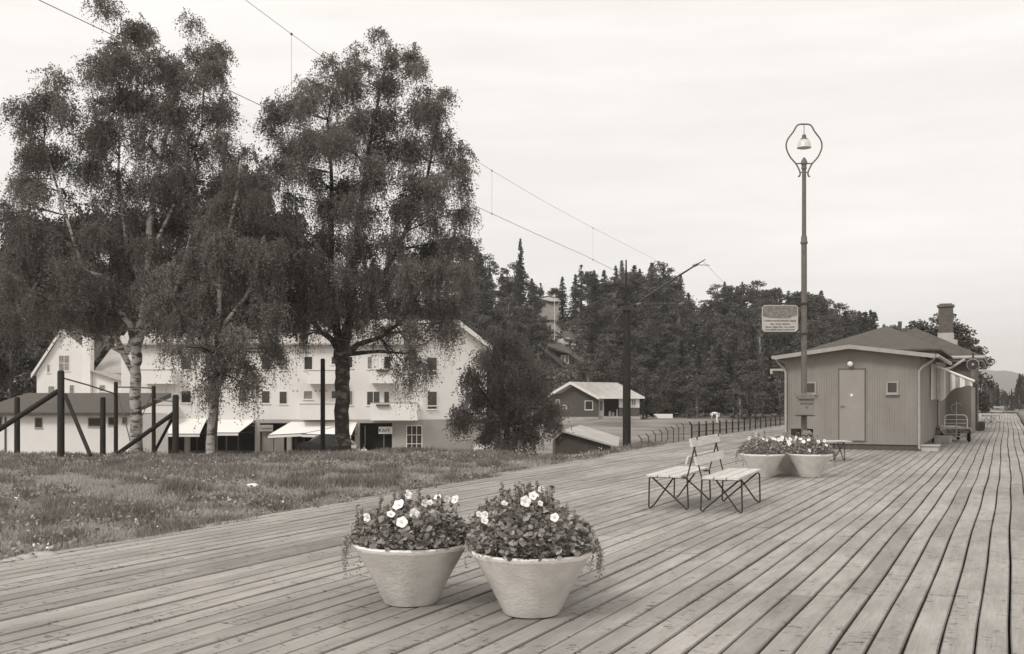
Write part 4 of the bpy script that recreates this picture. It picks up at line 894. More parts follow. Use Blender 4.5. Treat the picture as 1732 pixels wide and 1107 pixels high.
# ------------------------------------------------------------------ bungalow, shed, hill houses
def bungalow():
    Z0 = 125.0; k = F / Z0; o = P(945, HZ, Z0); t = thing('bungalow', 'dark timber bungalow with a pale low pitched roof beyond the mast', 'bungalow', (o.x, o.y, 0), 0)
    X = lambda px: (px - 945) / k; ZZ = lambda py: EYE - (py - HZ) / k; g = ZZ(712); f = ZZ(705)
    # gable front (x 930-1012) slightly nearer, long side wall recedes to the right behind a veranda
    mb = MB(); mb.prism([(X(932), 0, f), (X(1012), 0, f), (X(1012), 0, ZZ(672)), (X(964), 0, ZZ(651)), (X(932), 0, ZZ(667))], (0, .25, 0)); mb.box(X(1048), X(1083), .8, 1.0, f, ZZ(690)); mb.box(X(1083) - .2, X(1083), 1, 9, f, ZZ(672)); mb.box(X(1008), X(1052), 3.0, 3.2, f, ZZ(672)); mb.box(X(1012) - .2, X(1012), .25, 3, f, ZZ(672)); part('wall', mb, M['brownwood'], t)
    mb = MB(); mb.box(X(1048), X(1083), .78, .98, ZZ(690) + .003, ZZ(673)); part('upper_panel', mb, M['white'], t)
    mb = MB(); mb.box(X(932), X(1012), .05, .3, g - 1.2, f); mb.box(X(1012) - .5, X(1084), .7, .95, g - 1.2, f); part('foundation', mb, M['lightroof'], t)
    e = ZZ(673); r = ZZ(647)
    mb = MB(); A = [(X(964), -.6, r), (X(1048), 3.0, r - .05), (X(1092), .5, e + .0), (X(1012), -.6, e)]
    mb.add(A, [(3, 2, 1, 0)]); B = [(X(964), -.6, r), (X(928), -.6, ZZ(668)), (X(928), 6, ZZ(668)), (X(1048), 3, r - .05)]; mb.add(B, [(3, 2, 1, 0)]); mb.add([(X(1048), 3, r - .05), (X(1092), .5, e), (X(1092), 8, e)], [(0, 1, 2)])
    o_ = part('roof', mb, M['lightroof'], t); q = o_.modifiers.new('s', 'SOLIDIFY'); q.thickness = .12; q.offset = 0
    mb = MB(); mb.prism([(X(926), -.72, ZZ(669) - .25), (X(964), -.72, r - .25), (X(964), -.72, r + .1), (X(926), -.72, ZZ(669) + .1)], (0, .1, 0)); mb.prism([(X(964), -.72, r - .25), (X(1012), -.72, e - .25), (X(1012), -.72, e + .1), (X(964), -.72, r + .1)], (0, .1, 0)); mb.prism([(X(1012), -.7, e - .12), (X(1091), .4, e - .12), (X(1091), .4, e + .08), (X(1012), -.7, e + .08)], (0, .08, 0)); part('bargeboard', mb, M['white'], t)
    W = lambda a, b, c, d, bars=(0, 0), y=0, mg='glass': window(t, X(a), X(b), ZZ(d), ZZ(c), y, frame=.07, mf='white', bars=bars, mg=mg)
    W(990, 1002, 679, 693); W(941, 946, 677, 684, mg='glasslit'); W(952, 958, 686, 691, mg='glasslit'); W(1070, 1076, 676, 686, (1, 0), .75, 'glasslit')
    mb = MB(); mb.box(X(1014), X(1023), 1.2, 1.3, f, ZZ(675)); d_ = part('door', mb, M['white'], t); mb = MB(); mb.box(X(1016.5), X(1020.5), 1.15, 1.2, ZZ(695), ZZ(679)); part('pane', mb, M['glasslit'], d_)
    mb = MB(); mb.box(X(1044), X(1046), .9, 1.1, f, ZZ(693)); mb.box(X(1031), X(1035), 1.1, 1.2, f, ZZ(696)); mb.box(X(1037), X(1041), 1.3, 1.4, f, ZZ(698)); part('veranda_boards', mb, M['lightroof'], t)
bungalow()
def shed():
    Z0 = 48.0; k = F / Z0; o = P(940, HZ, Z0); t = thing('lean_to_shed', 'dark boarded shed with a pale sloping roof below the bungalow', 'shed', (o.x, o.y, 0), 0)
    X = lambda px: (px - 940) / k; ZZ = lambda py: EYE - (py - HZ) / k; g = ZZ(790)
    mb = MB(); mb.prism([(X(939), 0, g), (X(1046), 0, g), (X(1046), 0, ZZ(757)), (X(951), 0, ZZ(731)), (X(939), 0, ZZ(738))], (0, 3, 0)); 
    x = X(939)
    while x < X(1045): mb.box(x, x + .02, -.015, .0, g, ZZ(742 + max(0, (x * k - 18)) * .25)); x += .13
    part('wall', mb, M['brownwood'], t)
    mb = MB(); e0 = (X(951), -.25, ZZ(728)); e1 = (X(1045), -.25, ZZ(755)); A = [e0, e1, (X(1060), 3.2, ZZ(744)), (X(990), 3.2, ZZ(722))]; mb.add([*A, *[(a, b, c - .08) for a, b, c in A]], [(0, 1, 2, 3), (7, 6, 5, 4), (0, 4, 5, 1), (1, 5, 6, 2), (2, 6, 7, 3), (3, 7, 4, 0)])
    A = [e0, (X(990), 3.2, ZZ(722)), (X(974), 3.2, ZZ(733)), (X(934), -.25, ZZ(743))]; mb.add([*A, *[(a, b, c - .08) for a, b, c in A]], [(0, 1, 2, 3), (7, 6, 5, 4), (0, 4, 5, 1), (1, 5, 6, 2), (2, 6, 7, 3), (3, 7, 4, 0)])
    part('roof', mb, M['lightroof'], t)
shed()
def hill_house(name, label, Z, body, roofs, wins, mw, mr, cat='house', extra=None):
    k = F / Z; o = P(930, HZ, Z); t = thing(name, label, cat, (o.x, o.y, 0), 0); X = lambda px: (px - 930) / k; ZZ = lambda py: EYE - (py - HZ) / k
    mb = MB()
    for poly, d in body: mb.prism([(X(x), 0, ZZ(y)) for x, y in poly], (0, d, 0))
    part('wall', mb, mw, t)
    mb = MB()
    for poly, y0, y1 in roofs:
        n = len(poly); A = [(X(x), (y0 if i < n / 2 else y1), ZZ(y)) for i, (x, y) in enumerate(poly)]; mb.add([*A, *[(a, b, c - .2) for a, b, c in A]], [tuple(range(n)), tuple(range(2 * n - 1, n - 1, -1))] + [(i, n + i, n + (i + 1) % n, (i + 1) % n) for i in range(n)])
    part('roof', mb, mr, t)
    for a, b, c, d in wins: window(t, X(a), X(b), ZZ(d), ZZ(c), 0, frame=.12, mf='white')
    return t, X, ZZ
hill_house('tower_house', 'tall grey house with a pale flat roof topmost on the wooded hill', 232, [([(925, 545), (945, 545), (945, 510), (925, 510)], 6), ([(910, 545), (925.2, 545), (925.2, 512), (910, 508)], 5)], [([(917, 506), (931, 511), (948, 510), (950, 500), (930, 495.5), (917, 497)], -.6, 7)], [(911.5, 915, 524, 531)], M['roofgrey'], M['lightroof'])
hill_house('hillside_house', 'white gabled house with a brown edged roof in the middle of the wooded hill', 214, [([(915, 585), (951, 585), (951, 560), (938, 541), (922, 541), (915, 552)], 8)], [([(921, 541.5), (938, 541.5), (950, 560), (953, 556), (941, 538), (921, 539)], -.6, 8)], [(921, 925, 549, 556), (928, 932, 550, 558)], M['white'], M['brick'])
hill_house('porch_house', 'small white house with a dark hipped roof and pale porch on the wooded hill', 200, [([(945, 597), (974, 597), (974, 578), (961, 571), (945, 574)], 7)], [([(953, 573), (974, 576), (976, 570), (966, 557), (954, 557)], -.5, 6)], [(962, 966, 578, 590)], M['white'], M['darkroof'])
t_, X_, Z_ = hill_house('dormer_house', 'dark roofed house with a long dormer lowest on the wooded hill', 182, [([(930, 655), (990, 655), (990, 618), (964, 600), (930, 590)], 9), ([(945, 618), (963, 618), (963, 599), (940, 594)], .1)], [([(962, 619), (992, 619), (976, 592), (962, 594)], -.8, 8), ([(925, 585), (965, 599), (968, 596), (952, 577), (930, 576)], -1.2, 6), ([(920, 592), (966, 633), (972, 626), (940, 600), (925, 587)], -1.0, 0)], [(950, 954, 602, 614), (957, 961, 602, 614)], M['brownwood'], M['darkroof'])
mb = MB(); a = P(938, 548, 208); mb.tube([(a.x, a.y, 8), (a.x, a.y, P(0, 497, 208).z)], [.09, .05], 8); single('flagpole', mb, M['white'], 'white flagpole in front of the hillside house', 'flagpole')
# ------------------------------------------------------------------ fence beyond the platform
def fence():
    t = thing('wire_fence', 'low wire mesh fence with thin dark posts beyond the platform edge', 'fence', (0, 0, 0))
    a = Vector((5.0, 40)); b = Vector((8.3, 50)); n = 7; mbm = MB(); pts = []
    for i in range(n + 1): q = a + (b - a) * i / n; pts.append((q.x, q.y))
    c = Vector((8.3, 50)); d = Vector((18.2, 68))
    for i in range(1, 19): q = c + (d - c) * i / 18; pts.append((q.x, q.y))
    for i in range(1, 9): pts.append((18.2 + i * 1.6, 68 + i * .5))
    for i, (x, y) in enumerate(pts):
        g = gz(x, y); zt = -.12 + .25 * min(1, i / 8) ; mb = MB(); r = .02 if i < 8 else .04
        mb.tube([(x, y, g - .1), (x, y, zt), (x - (.12 if i < 9 else .01), y, zt + .14)], r, 6); part('post', mb, M['darkwood'], t)
        if i:
            x0, y0, g0, z0 = last
            for k_ in range(5):
                f = k_ / 4; mbm.tube([(x0, y0, g0 + (z0 - g0) * f), (x, y, g + (zt - g) * f)], .008 if i < 9 else .022, 4)
            m = int(math.hypot(x - x0, y - y0) / (.2 if i < 9 else .13))
            for k_ in range(m):
                f = k_ / m; mbm.tube([(x0 + (x - x0) * f, y0 + (y - y0) * f, g0), (x0 + (x - x0) * f, y0 + (y - y0) * f, z0)], .005 if i < 9 else .011, 3)
        last = (x, y, g, zt)
    part('mesh', mbm, M['wire'], t)
fence()
mb = MB(); a = P(1112, 709, 118)
for i in range(4): mb.box(a.x - .4 * i * .3, a.x + 1.7, a.y - .3, a.y + .5, -1.4 + .12 * i, -1.30 + .12 * i)
single('plank_stack', mb, M['whitewall2'], 'pale stack of boards on the slope right of the bungalow', 'plank stack', loc=(0, 0, .5))
# ------------------------------------------------------------------ people and car
def person(label, loc, rz, joints, edges, rad, clothes, group=None):
    t = thing('person', label, 'person', loc, rz, group)
    me = bpy.data.meshes.new('body'); me.from_pydata(joints, edges, []); o = link('body', me, M[clothes[0]], t)
    o.modifiers.new('skin', 'SKIN'); 
    for i, r_ in enumerate(rad): me.skin_vertices[0].data[i].radius = (r_, r_) if me.skin_vertices else (r_, r_)
    return t, o
def make_person(label, loc, rz, pose, shirt='shirt', legs='trousers', s=1.0):
    t = thing('person', label, 'person', loc, rz)
    if pose == 'stand':
        J = dict(pel=(0, 0, .95), ch=(0, 0, 1.3), nk=(0, 0, 1.5), hd=(0, -.02, 1.62), tp=(0, -.02, 1.72), ls=(-.18, 0, 1.42), le=(-.24, 0, 1.14), lh=(-.22, -.12, .9), rs=(.18, 0, 1.42), re=(.24, 0, 1.14), rh=(.22, -.1, .9), lh_=(-.1, 0, .9), lk=(-.11, -.02, .5), lf=(-.11, 0, .08), lt=(-.11, -.16, .04), rh_=(.1, 0, .9), rk=(.11, .02, .5), rf=(.12, .04, .08), rt=(.13, -.12, .04))
    else:   # bending forward, arms to the ground
        J = dict(pel=(0, .1, .88), ch=(0, -.22, 1.06), nk=(0, -.42, .96), hd=(0, -.52, .86), tp=(0, -.58, .78), ls=(-.18, -.36, .98), le=(-.2, -.42, .68), lh=(-.16, -.5, .42), rs=(.18, -.36, .98), re=(.22, -.4, .68), rh=(.14, -.5, .4), lh_=(-.1, .1, .86), lk=(-.12, .02, .46), lf=(-.12, .08, .08), lt=(-.12, -.1, .04), rh_=(.1, .1, .86), rk=(.14, .0, .46), rf=(.16, .1, .08), rt=(.16, -.08, .04))
    RD = dict(pel=.13, ch=.15, nk=.055, hd=.095, tp=.06, ls=.065, le=.045, lh=.03, rs=.065, re=.045, rh=.03, lh_=.085, lk=.06, lf=.045, lt=.035, rh_=.085, rk=.06, rf=.045, rt=.035)
    E = [('pel', 'ch'), ('ch', 'nk'), ('nk', 'hd'), ('hd', 'tp'), ('ch', 'ls'), ('ls', 'le'), ('le', 'lh'), ('ch', 'rs'), ('rs', 're'), ('re', 'rh'), ('pel', 'lh_'), ('lh_', 'lk'), ('lk', 'lf'), ('lf', 'lt'), ('pel', 'rh_'), ('rh_', 'rk'), ('rk', 'rf'), ('rf', 'rt')]
    def skin(name, keys, m, grow, par):
        ks = [q for q in J if q in keys]; me = bpy.data.meshes.new(name); me.from_pydata([tuple(c * s for c in J[q]) for q in ks], [(ks.index(a), ks.index(b)) for a, b in E if a in ks and b in ks], [])
        o = link(name, me, M[m], par); md = o.modifiers.new('skin', 'SKIN'); md.use_smooth_shade = True
        for i, q in enumerate(ks):
            r_ = RD[q] * s * grow; me.skin_vertices[0].data[i].radius = (r_, r_); me.skin_vertices[0].data[i].use_root = (i == 0)
        sb = o.modifiers.new('sub', 'SUBSURF'); sb.levels = 1; sb.render_levels = 1; return o
    b = skin('body', list(J), 'skin', 1, t)
    skin('shirt', ['pel', 'ch', 'ls', 'le', 'rs', 're'], shirt, 1.18, t); skin('trousers', ['pel', 'lh_', 'lk', 'lf', 'rh_', 'rk', 'rf'], legs, 1.2, t)
    h = Vector(J['tp']) * s; mb = MB(); mb.lathe([(.01, .045), (.06, .035), (.085, 0), (.09, -.05), (.08, -.09)], 14, h); part('hair', mb, M['hair'], t, smooth=True)
    return t
p = P(1212, 722, 92); make_person('person in a white shirt bending down on the slope behind the wire fence', (p.x, p.y, P(0, 718, 92).z), R(-100), 'bend', legs='shirt')
Zp = 74
p = P(530, 0, Zp); make_person('child in a pale shirt in front of the shop window, left of the slim pole', (p.x, p.y, EYE - (753 - HZ) / F * Zp - 1.62), R(20), 'stand', s=1.0)
p = P(616, 0, Zp); make_person('person with pale coat seen beside the parked car', (p.x, p.y, EYE - (754 - HZ) / F * Zp - 1.72), R(-30), 'stand', 'wallgrey' if 0 else 'shirt')
def car():
    Zc = 72; p = P(603, 0, Zc); g = -3.65; top = EYE - (741 - HZ) / F * Zc
    g = top - 1.25; t = thing('parked_car', 'dark rounded car half hidden behind the thick birch trunk', 'car', (p.x - 2.0, p.y, g), 0)
    prof = [(-2.0, .35), (-2.05, .62), (-1.9, .9), (-1.2, 1.0), (-.75, 1.38), (-.3, 1.46), (.5, 1.44), (1.1, 1.32), (1.6, 1.08), (1.92, .82), (2.1, .6), (2.05, .35)]
    mb = MB(); n = len(prof); ys = [(-.72, .96), (-.6, 1.0), (.6, 1.0), (.72, .96)]; vs = []
    for y, f in ys:
        for x, z in prof: vs.append((x * (f if abs(y) > .7 else 1), y * (1 if z < 1.05 else .85), z))
    fs = [(j * n + i, j * n + (i + 1) % n, (j + 1) * n + (i + 1) % n, (j + 1) * n + i) for j in range(3) for i in range(n)] + [tuple(range(n)), tuple(range(3 * n, 4 * n))[::-1]]
    mb.add(vs, fs); part('body', mb, M['carpaint'], t, bevel=.04)
    mb = MB(); mb.box(2.02, 2.16, -.75, .75, .38, .52); mb.box(1.7, 2.14, -.8, -.74, .38, .5); part('bumper', mb, M['chrome'], t, bevel=.02)
    mb = MB(); mb.box(1.62, 2.1, -.745, -.735, .55, .8); part('plate', mb, M['white'], t)
    for s in (-1, 1): mb = MB(); mb.prism([(-.6, s * .625, 1.05), (.8, s * .625, 1.05), (.5, s * .62, 1.36), (-.45, s * .62, 1.36)], (0, s * .01, 0)); part('window', mb, M['glass'], t)
    for x in (-1.3, 1.35):
        for s in (-1, 1):
            mb = MB(); mb.lathe([(.2, -.09), (.3, -.09), (.32, -.05), (.32, .05), (.3, .09), (.2, .09)], 20); o = part('wheel', mb, M['rubber'], t, smooth=True); o.rotation_euler = (R(90), 0, 0); o.location = (x, s * .68, .32)
car()
# ------------------------------------------------------------------ trees
def birch(name, label, Z, trunk, limbs, clumps, mleaf, mbark, seed, dens=1.0, leaf=.056, depth=1.0, strand=(.35, 1.3), group=None, rough=1.0):
    rng = np.random.default_rng(seed); rr = random.Random(seed); bx, by, br = trunk[0][0], trunk[0][1], trunk[0][2]
    base = P(bx, by, Z); g = gz(base.x, base.y) - .15; org = Vector((base.x, base.y, g)); t = thing(name, label, 'tree', org, 0, group)
    pt = lambda x, y, dz=0: P(x, y, Z) + Vector((0, dz, 0)) - org
    k = Z / F; mb = MB(); nodes = []
    tp = [Vector((0, 0, 0))] + [pt(x, y) for x, y, r_ in trunk[1:]]; trd = [br * k * 1.25] + [r_ * k for x, y, r_ in trunk[1:]]
    def fine(pts, rad, n=4):
        o, q = [], []
        for i in range(len(pts) - 1):
            for j in range(n):
                f = j / n; o.append(pts[i].lerp(pts[i + 1], f) + Vector((rr.uniform(-1, 1), rr.uniform(-1, 1), 0)) * rad[i] * .18); q.append(rad[i] * (1 - f) + rad[i + 1] * f)
        o.append(pts[-1]); q.append(rad[-1]); return o, q
    a, b = fine(tp, trd); mb.tube(a, b, 14); nodes += list(zip(a[len(a) // 2:], b[len(a) // 2:]))
    for lim in limbs:
        dz = rr.uniform(-1.2, 1.2); m = len(lim); pts = [pt(x, y, dz * i / m) for i, (x, y, r_) in enumerate(lim)]; a, b = fine(pts, [r_ * k for x, y, r_ in lim]); mb.tube(a, b, 8); nodes += list(zip(a, b))
    part('trunk', mb, mbark, t, smooth=True)
    mb = MB(); Cs = []; Tn = []; TW = []
    for (x, y, r_, *d_) in clumps:
        dn = d_[0] if d_ else 1.0
        for lay in (-1, 1):
            R0 = r_ * k; c = pt(x + rng.normal(0, r_ * .12), y + rng.normal(0, r_ * .1), lay * R0 * .55 * depth + rng.normal(0, .9) * depth)
            best = min(nodes, key=lambda q: (q[0] - c).length + (2.0 if q[0].z > c.z else 0)); s0 = best[0]; rb = min(best[1] * .5, .05)
            mid = s0.lerp(c, .5) + Vector((0, 0, .04 * (c - s0).length)); mb.tube([s0, mid, c], [rb, rb * .6, rb * .25], 5)
            ns = int(270 * dn * dens * R0 ** 2 * rough) + 5
            th = rng.normal(size=(ns, 3)); th /= np.linalg.norm(th, axis=1)[:, None]; rad = rng.random(ns) ** .42
            # sub-clumping: pull the strand starts towards a few centres
            nc = max(4, ns // 16); cen = rng.integers(0, ns, nc); pos = th * rad[:, None]; asg = cen[rng.integers(0, nc, ns)]; pos = pos * .5 + pos[asg] * .5
            st = np.array(c) + pos * np.array([R0, R0 * 1.1, R0 * .95])
            if lay == 1:
                for q in range(0, ns, 4): mb.tube([c, (Vector(st[q]) + c) * .5 + Vector((0, 0, .08)), Vector(st[q])], [.018, .012, .006], 3)
            ml = 17; ln = rng.uniform(strand[0], strand[1], ns) * float(np.interp(y, [150, 420, 560], [.36, .52, .66])) * (1 + .5 * (pos[:, 2] < -.2)); s = np.linspace(0, 1, ml)[None, :, None]
            sway = rng.normal(0, .14, (ns, 1, 3)); off = np.zeros((ns, ml, 3)); off[:, :, 2] = -(ln[:, None] * s[:, :, 0] ** 1.2); off += sway * s; 
            out = th[:, None, :] * .22 * np.sqrt(s); out[:, :, 2] *= .3
            L_ = st[:, None, :] + off + out + rng.normal(0, .034, (ns, ml, 3)); Cs.append(L_.reshape(-1, 3)); Tn.append(np.repeat(np.clip(rng.normal(.5, .12, ns) + rng.normal(0, .22), 0, 1), ml)); e_ = st + off[:, -1]; m_ = st + off[:, 8] + out[:, 8] * .5; h_ = np.array([.0035, 0, 0]); TW.append(np.stack([np.stack([st - h_, st + h_, m_ + h_, m_ - h_], 1), np.stack([m_ - h_, m_ + h_, e_ + h_ * .5, e_ - h_ * .5], 1)], 1).reshape(-1, 3))
    part('branches', mb, M['bark'], t); link('twigs', np_mesh('twigs', np.concatenate(TW), 4), M['brownwood'], t)
    C = np.concatenate(Cs); tn = np.clip(np.concatenate(Tn) + rng.normal(0, .12, len(C)), 0, 1)
    link('crown', np_mesh('crown', leaf_quads(C, np.full(len(C), leaf), rng, aspect=.75), 4, tn), mleaf, t)
    return len(C)
A_cl = [(218, 42, 34), (190, 75, 34), (245, 72, 32), (175, 115, 40), (225, 118, 42), (272, 120, 34), (352, 62, 24), (330, 98, 32), (365, 105, 30), (300, 140, 36), (345, 150, 38), (388, 140, 22),
        (205, 170, 44), (255, 180, 42), (150, 165, 34), (85, 170, 34), (60, 200, 36), (115, 200, 42), (160, 225, 42), (25, 215, 26), (310, 195, 40), (365, 195, 34), (210, 235, 42), (262, 245, 40), (315, 250, 40), (362, 245, 34),
        (40, 255, 38), (95, 265, 40), (150, 285, 38), (8, 300, 32), (55, 320, 34, .7), (205, 300, 40), (262, 310, 40), (320, 310, 40), (372, 300, 34), (100, 330, 28, .6), (15, 350, 30), (185, 345, 36), (240, 370, 40), (300, 370, 42), (355, 360, 42),
        (60, 385, 34), (110, 400, 40), (170, 400, 38), (215, 430, 36), (275, 430, 40), (325, 430, 42), (30, 430, 40), (90, 450, 42), (150, 460, 42), (200, 490, 38), (50, 490, 42), (110, 510, 40), (165, 520, 38), (20, 530, 36), (270, 490, 36), (310, 510, 34), (270, 540, 22, .7)]
n1 = birch('birch_tree', 'large birch with a white lower trunk at the left, the tallest tree', 33, [(230, 757, 9.5), (230, 690, 9.3), (229, 620, 8.8), (232, 585, 8.5), (244, 520, 6), (250, 450, 6), (253, 380, 5.2), (262, 320, 4.5), (282, 220, 3.5), (300, 150, 2)],
    [[(231, 600, 7), (222, 550, 5), (200, 520, 4.5), (180, 470, 4), (150, 460, 3.2), (135, 410, 2.6), (112, 330, 2), (90, 250, 1.5)], [(236, 570, 5), (262, 545, 4), (300, 500, 3), (330, 400, 2.2)], [(245, 500, 4), (215, 420, 3), (200, 300, 2.2), (205, 160, 1.4)], [(250, 440, 3), (300, 340, 2.4), (345, 220, 1.8), (355, 90, 1)]],
    A_cl, M['birchleaf'], M['birchbark'], 21, dens=.86)
B_cl = [(405, 250, 26), (425, 290, 32), (395, 310, 34), (440, 335, 34), (370, 345, 36), (415, 370, 40), (460, 385, 30), (340, 385, 36), (385, 415, 42), (440, 430, 40), (480, 420, 26), (330, 440, 34), (400, 470, 42), (455, 480, 38), (350, 490, 38), (300, 470, 30), (410, 520, 40), (460, 530, 32), (365, 545, 36), (320, 540, 30), (430, 565, 32), (390, 590, 30), (345, 590, 26), (455, 590, 24), (430, 620, 22), (360, 630, 22), (450, 640, 12), (345, 655, 14), (375, 655, 12), (410, 650, 14), (312, 590, 18, .7)]
n2 = birch('birch_tree', 'slender birch with drooping dark foliage standing between the two large birches', 31, [(357, 764, 6.5), (356, 720, 6), (362, 680, 5.8), (372, 640, 5.5), (368, 560, 5), (375, 450, 4), (400, 330, 2.5), (410, 250, 1.4)],
    [[(372, 630, 4), (352, 600, 3), (335, 540, 2.4)], [(370, 560, 4), (420, 500, 3), (450, 400, 2)], [(372, 500, 3), (340, 430, 2), (345, 380, 1.4)]], B_cl, M['birchleaf'], M['birchbark'], 22, dens=1.0, leaf=.056)
C_cl = [(640, 62, 16, .7), (690, 72, 18), (660, 95, 24), (610, 95, 24), (560, 110, 26), (650, 130, 34), (600, 140, 36), (545, 150, 34), (700, 115, 20), (725, 140, 20), (750, 150, 18), (470, 185, 26), (505, 185, 30), (545, 195, 40), (600, 200, 40), (655, 190, 38), (705, 185, 32), (740, 200, 28), (455, 215, 18), (480, 240, 32), (530, 245, 38), (590, 255, 40), (645, 250, 38), (695, 245, 38), (745, 240, 32), (785, 262, 22), (765, 290, 28), (475, 285, 30), (525, 300, 32), (580, 310, 40), (640, 310, 40), (700, 310, 38), (745, 320, 32), (785, 320, 20, .7), (490, 330, 24, .7), (560, 355, 36), (620, 365, 40), (680, 360, 38), (735, 365, 34), (780, 360, 26), (500, 400, 34), (555, 410, 38), (610, 420, 40), (670, 415, 38), (725, 415, 36), (770, 410, 30), (795, 400, 16), (480, 440, 34), (530, 455, 38), (585, 470, 36), (640, 470, 38), (695, 465, 36), (745, 460, 32), (785, 460, 24), (500, 495, 30), (550, 510, 32), (625, 520, 34), (680, 515, 34), (730, 510, 32), (770, 505, 26), (480, 480, 28), (600, 555, 20, .5), (650, 560, 24, .7), (700, 560, 28, .8), (745, 555, 26, .8), (520, 545, 22, .5), (690, 600, 24, .7), (715, 620, 22, .7), (670, 620, 16, .6), (700, 640, 16, .7), (770, 560, 12, .5), (500, 560, 14, .4)]
n3 = birch('birch_tree', 'large birch with a thick dark trunk in front of the shop awnings', 34, [(580, 768, 13), (580, 730, 12.3), (579, 660, 12.5), (578, 620, 12.5), (577, 596, 13), (592, 540, 7), (598, 470, 5.5), (605, 380, 4.5), (625, 250, 3), (650, 120, 1.5)],
    [[(577, 600, 7), (562, 575, 5.5), (540, 560, 4.5), (515, 530, 4), (505, 470, 3), (495, 400, 2.5)], [(579, 605, 8), (570, 560, 7.5), (562, 510, 6), (558, 440, 5), (560, 320, 3.5), (552, 200, 2)], [(583, 602, 7), (606, 583, 4.5), (645, 572, 3.5), (680, 545, 2.5), (720, 480, 2)], [(592, 545, 6), (630, 500, 5), (670, 420, 3.5), (720, 300, 2.5), (740, 180, 1.3)]],
    C_cl, M['birchleaf'], mat('oldbark', .045, .9, .16, 3.0, 6, (1, 1, 2.2), bump=.5, lo=.5, hi=.62), 23, dens=.95)
D_cl = [(850, 575, 28), (820, 600, 30), (880, 590, 32), (840, 620, 34), (895, 625, 32), (800, 640, 30), (855, 655, 38), (910, 655, 30), (930, 690, 26), (810, 680, 34), (870, 690, 38), (785, 700, 26), (915, 710, 26), (840, 715, 32), (890, 725, 28), (825, 735, 20), (862, 745, 20), (775, 715, 14), (940, 715, 14), (905, 740, 14), (880, 555, 16), (835, 560, 14)]
n4 = birch('small_tree', 'bushy round tree with hanging foliage at the right end of the white building', 40, [(858, 768, 5), (858, 720, 4.5), (856, 650, 3.5), (855, 580, 2)], [[(858, 720, 3), (820, 670, 2), (800, 640, 1.4)], [(857, 700, 3), (900, 650, 2), (915, 640, 1.2)]], D_cl, M['darkleaf'] if 0 else M['birchleaf'], M['bark'], 24, dens=.55, leaf=.07, strand=(.3, .8))
# darker trees just behind the birches
E_cl = [(x + random.uniform(-8, 8), y + random.uniform(-8, 8), 46) for y, x0, x1 in ((330, 300, 460), (390, 60, 520), (450, 20, 560), (510, 0, 560), (560, -20, 120), (610, -30, 40)) for x in range(x0, x1, 62)]
birch('dark_tree', 'broad dark tree filling the gap behind the left birches', 58, [(230, 745, 6), (230, 640, 5), (190, 560, 5), (135, 430, 3)], [[(215, 600, 4), (60, 520, 3)], [(215, 600, 4), (250, 480, 3), (300, 400, 2)]], [q for q in E_cl if q[0] < 290 and (q[1] < 540 or q[0] < 25)], M['darkleaf'], M['birchbark'], 25, dens=.4, leaf=.15, strand=(.4, 1.4), group='dark trees behind the birches')
birch('dark_tree', 'broad dark tree behind the slender birch and the gap to its right', 60, [(358, 745, 5), (366, 650, 5), (395, 560, 5), (430, 430, 3)], [[(380, 600, 4), (360, 520, 3)], [(395, 560, 4), (480, 480, 3), (520, 430, 2)]], [q for q in E_cl if q[0] >= 290], M['darkleaf'], M['bark'], 26, dens=.4, leaf=.15, strand=(.4, 1.4), group='dark trees behind the birches')
print('leaves', n1, n2, n3, n4)
# forest prototypes (unit: 1 m, nominal height 16)
def spruce_meshes(seed, H=16, wmax=2.6, sparse=1.0):
    rng = np.random.default_rng(seed); C = []; 
    z = 1.2
    while z < H:
        f = 1 - z / H; wr = wmax * (f ** .8) * rng.uniform(.75, 1.15) + .08; nb = int(7 + 6 * f)
        for k in range(nb):
            if rng.random() > sparse: continue
            th = rng.uniform(0, 6.28); L_ = wr * rng.uniform(.6, 1.1); m = int(14 * L_) + 4; s = rng.random(m)
            x = L_ * s; dz = -.35 * L_ * s + .12 * L_ * s * s - rng.random(m) * .25 * (s + .2)
            wob = rng.normal(0, .10 + .12 * L_ * .3, m)
            C.append(np.stack([x * np.cos(th) - wob * np.sin(th), x * np.sin(th) + wob * np.cos(th), z + dz], 1))
        z += .32 + .25 * f
    C = np.concatenate(C); me = np_mesh('crown', leaf_quads(C, np.full(len(C), .34), rng, flat=.5, aspect=.55), 4, np.clip(rng.normal(.5, .22, len(C)), 0, 1)); me.materials.append(M['needle'])
    mb = MB(); mb.tube([(0, 0, -1), (0, 0, H * .5), (0, 0, H + .2)], [.2, .12, .015], 7); tr = mb.mesh('trunk'); tr.materials.append(M['bark']); return me, tr
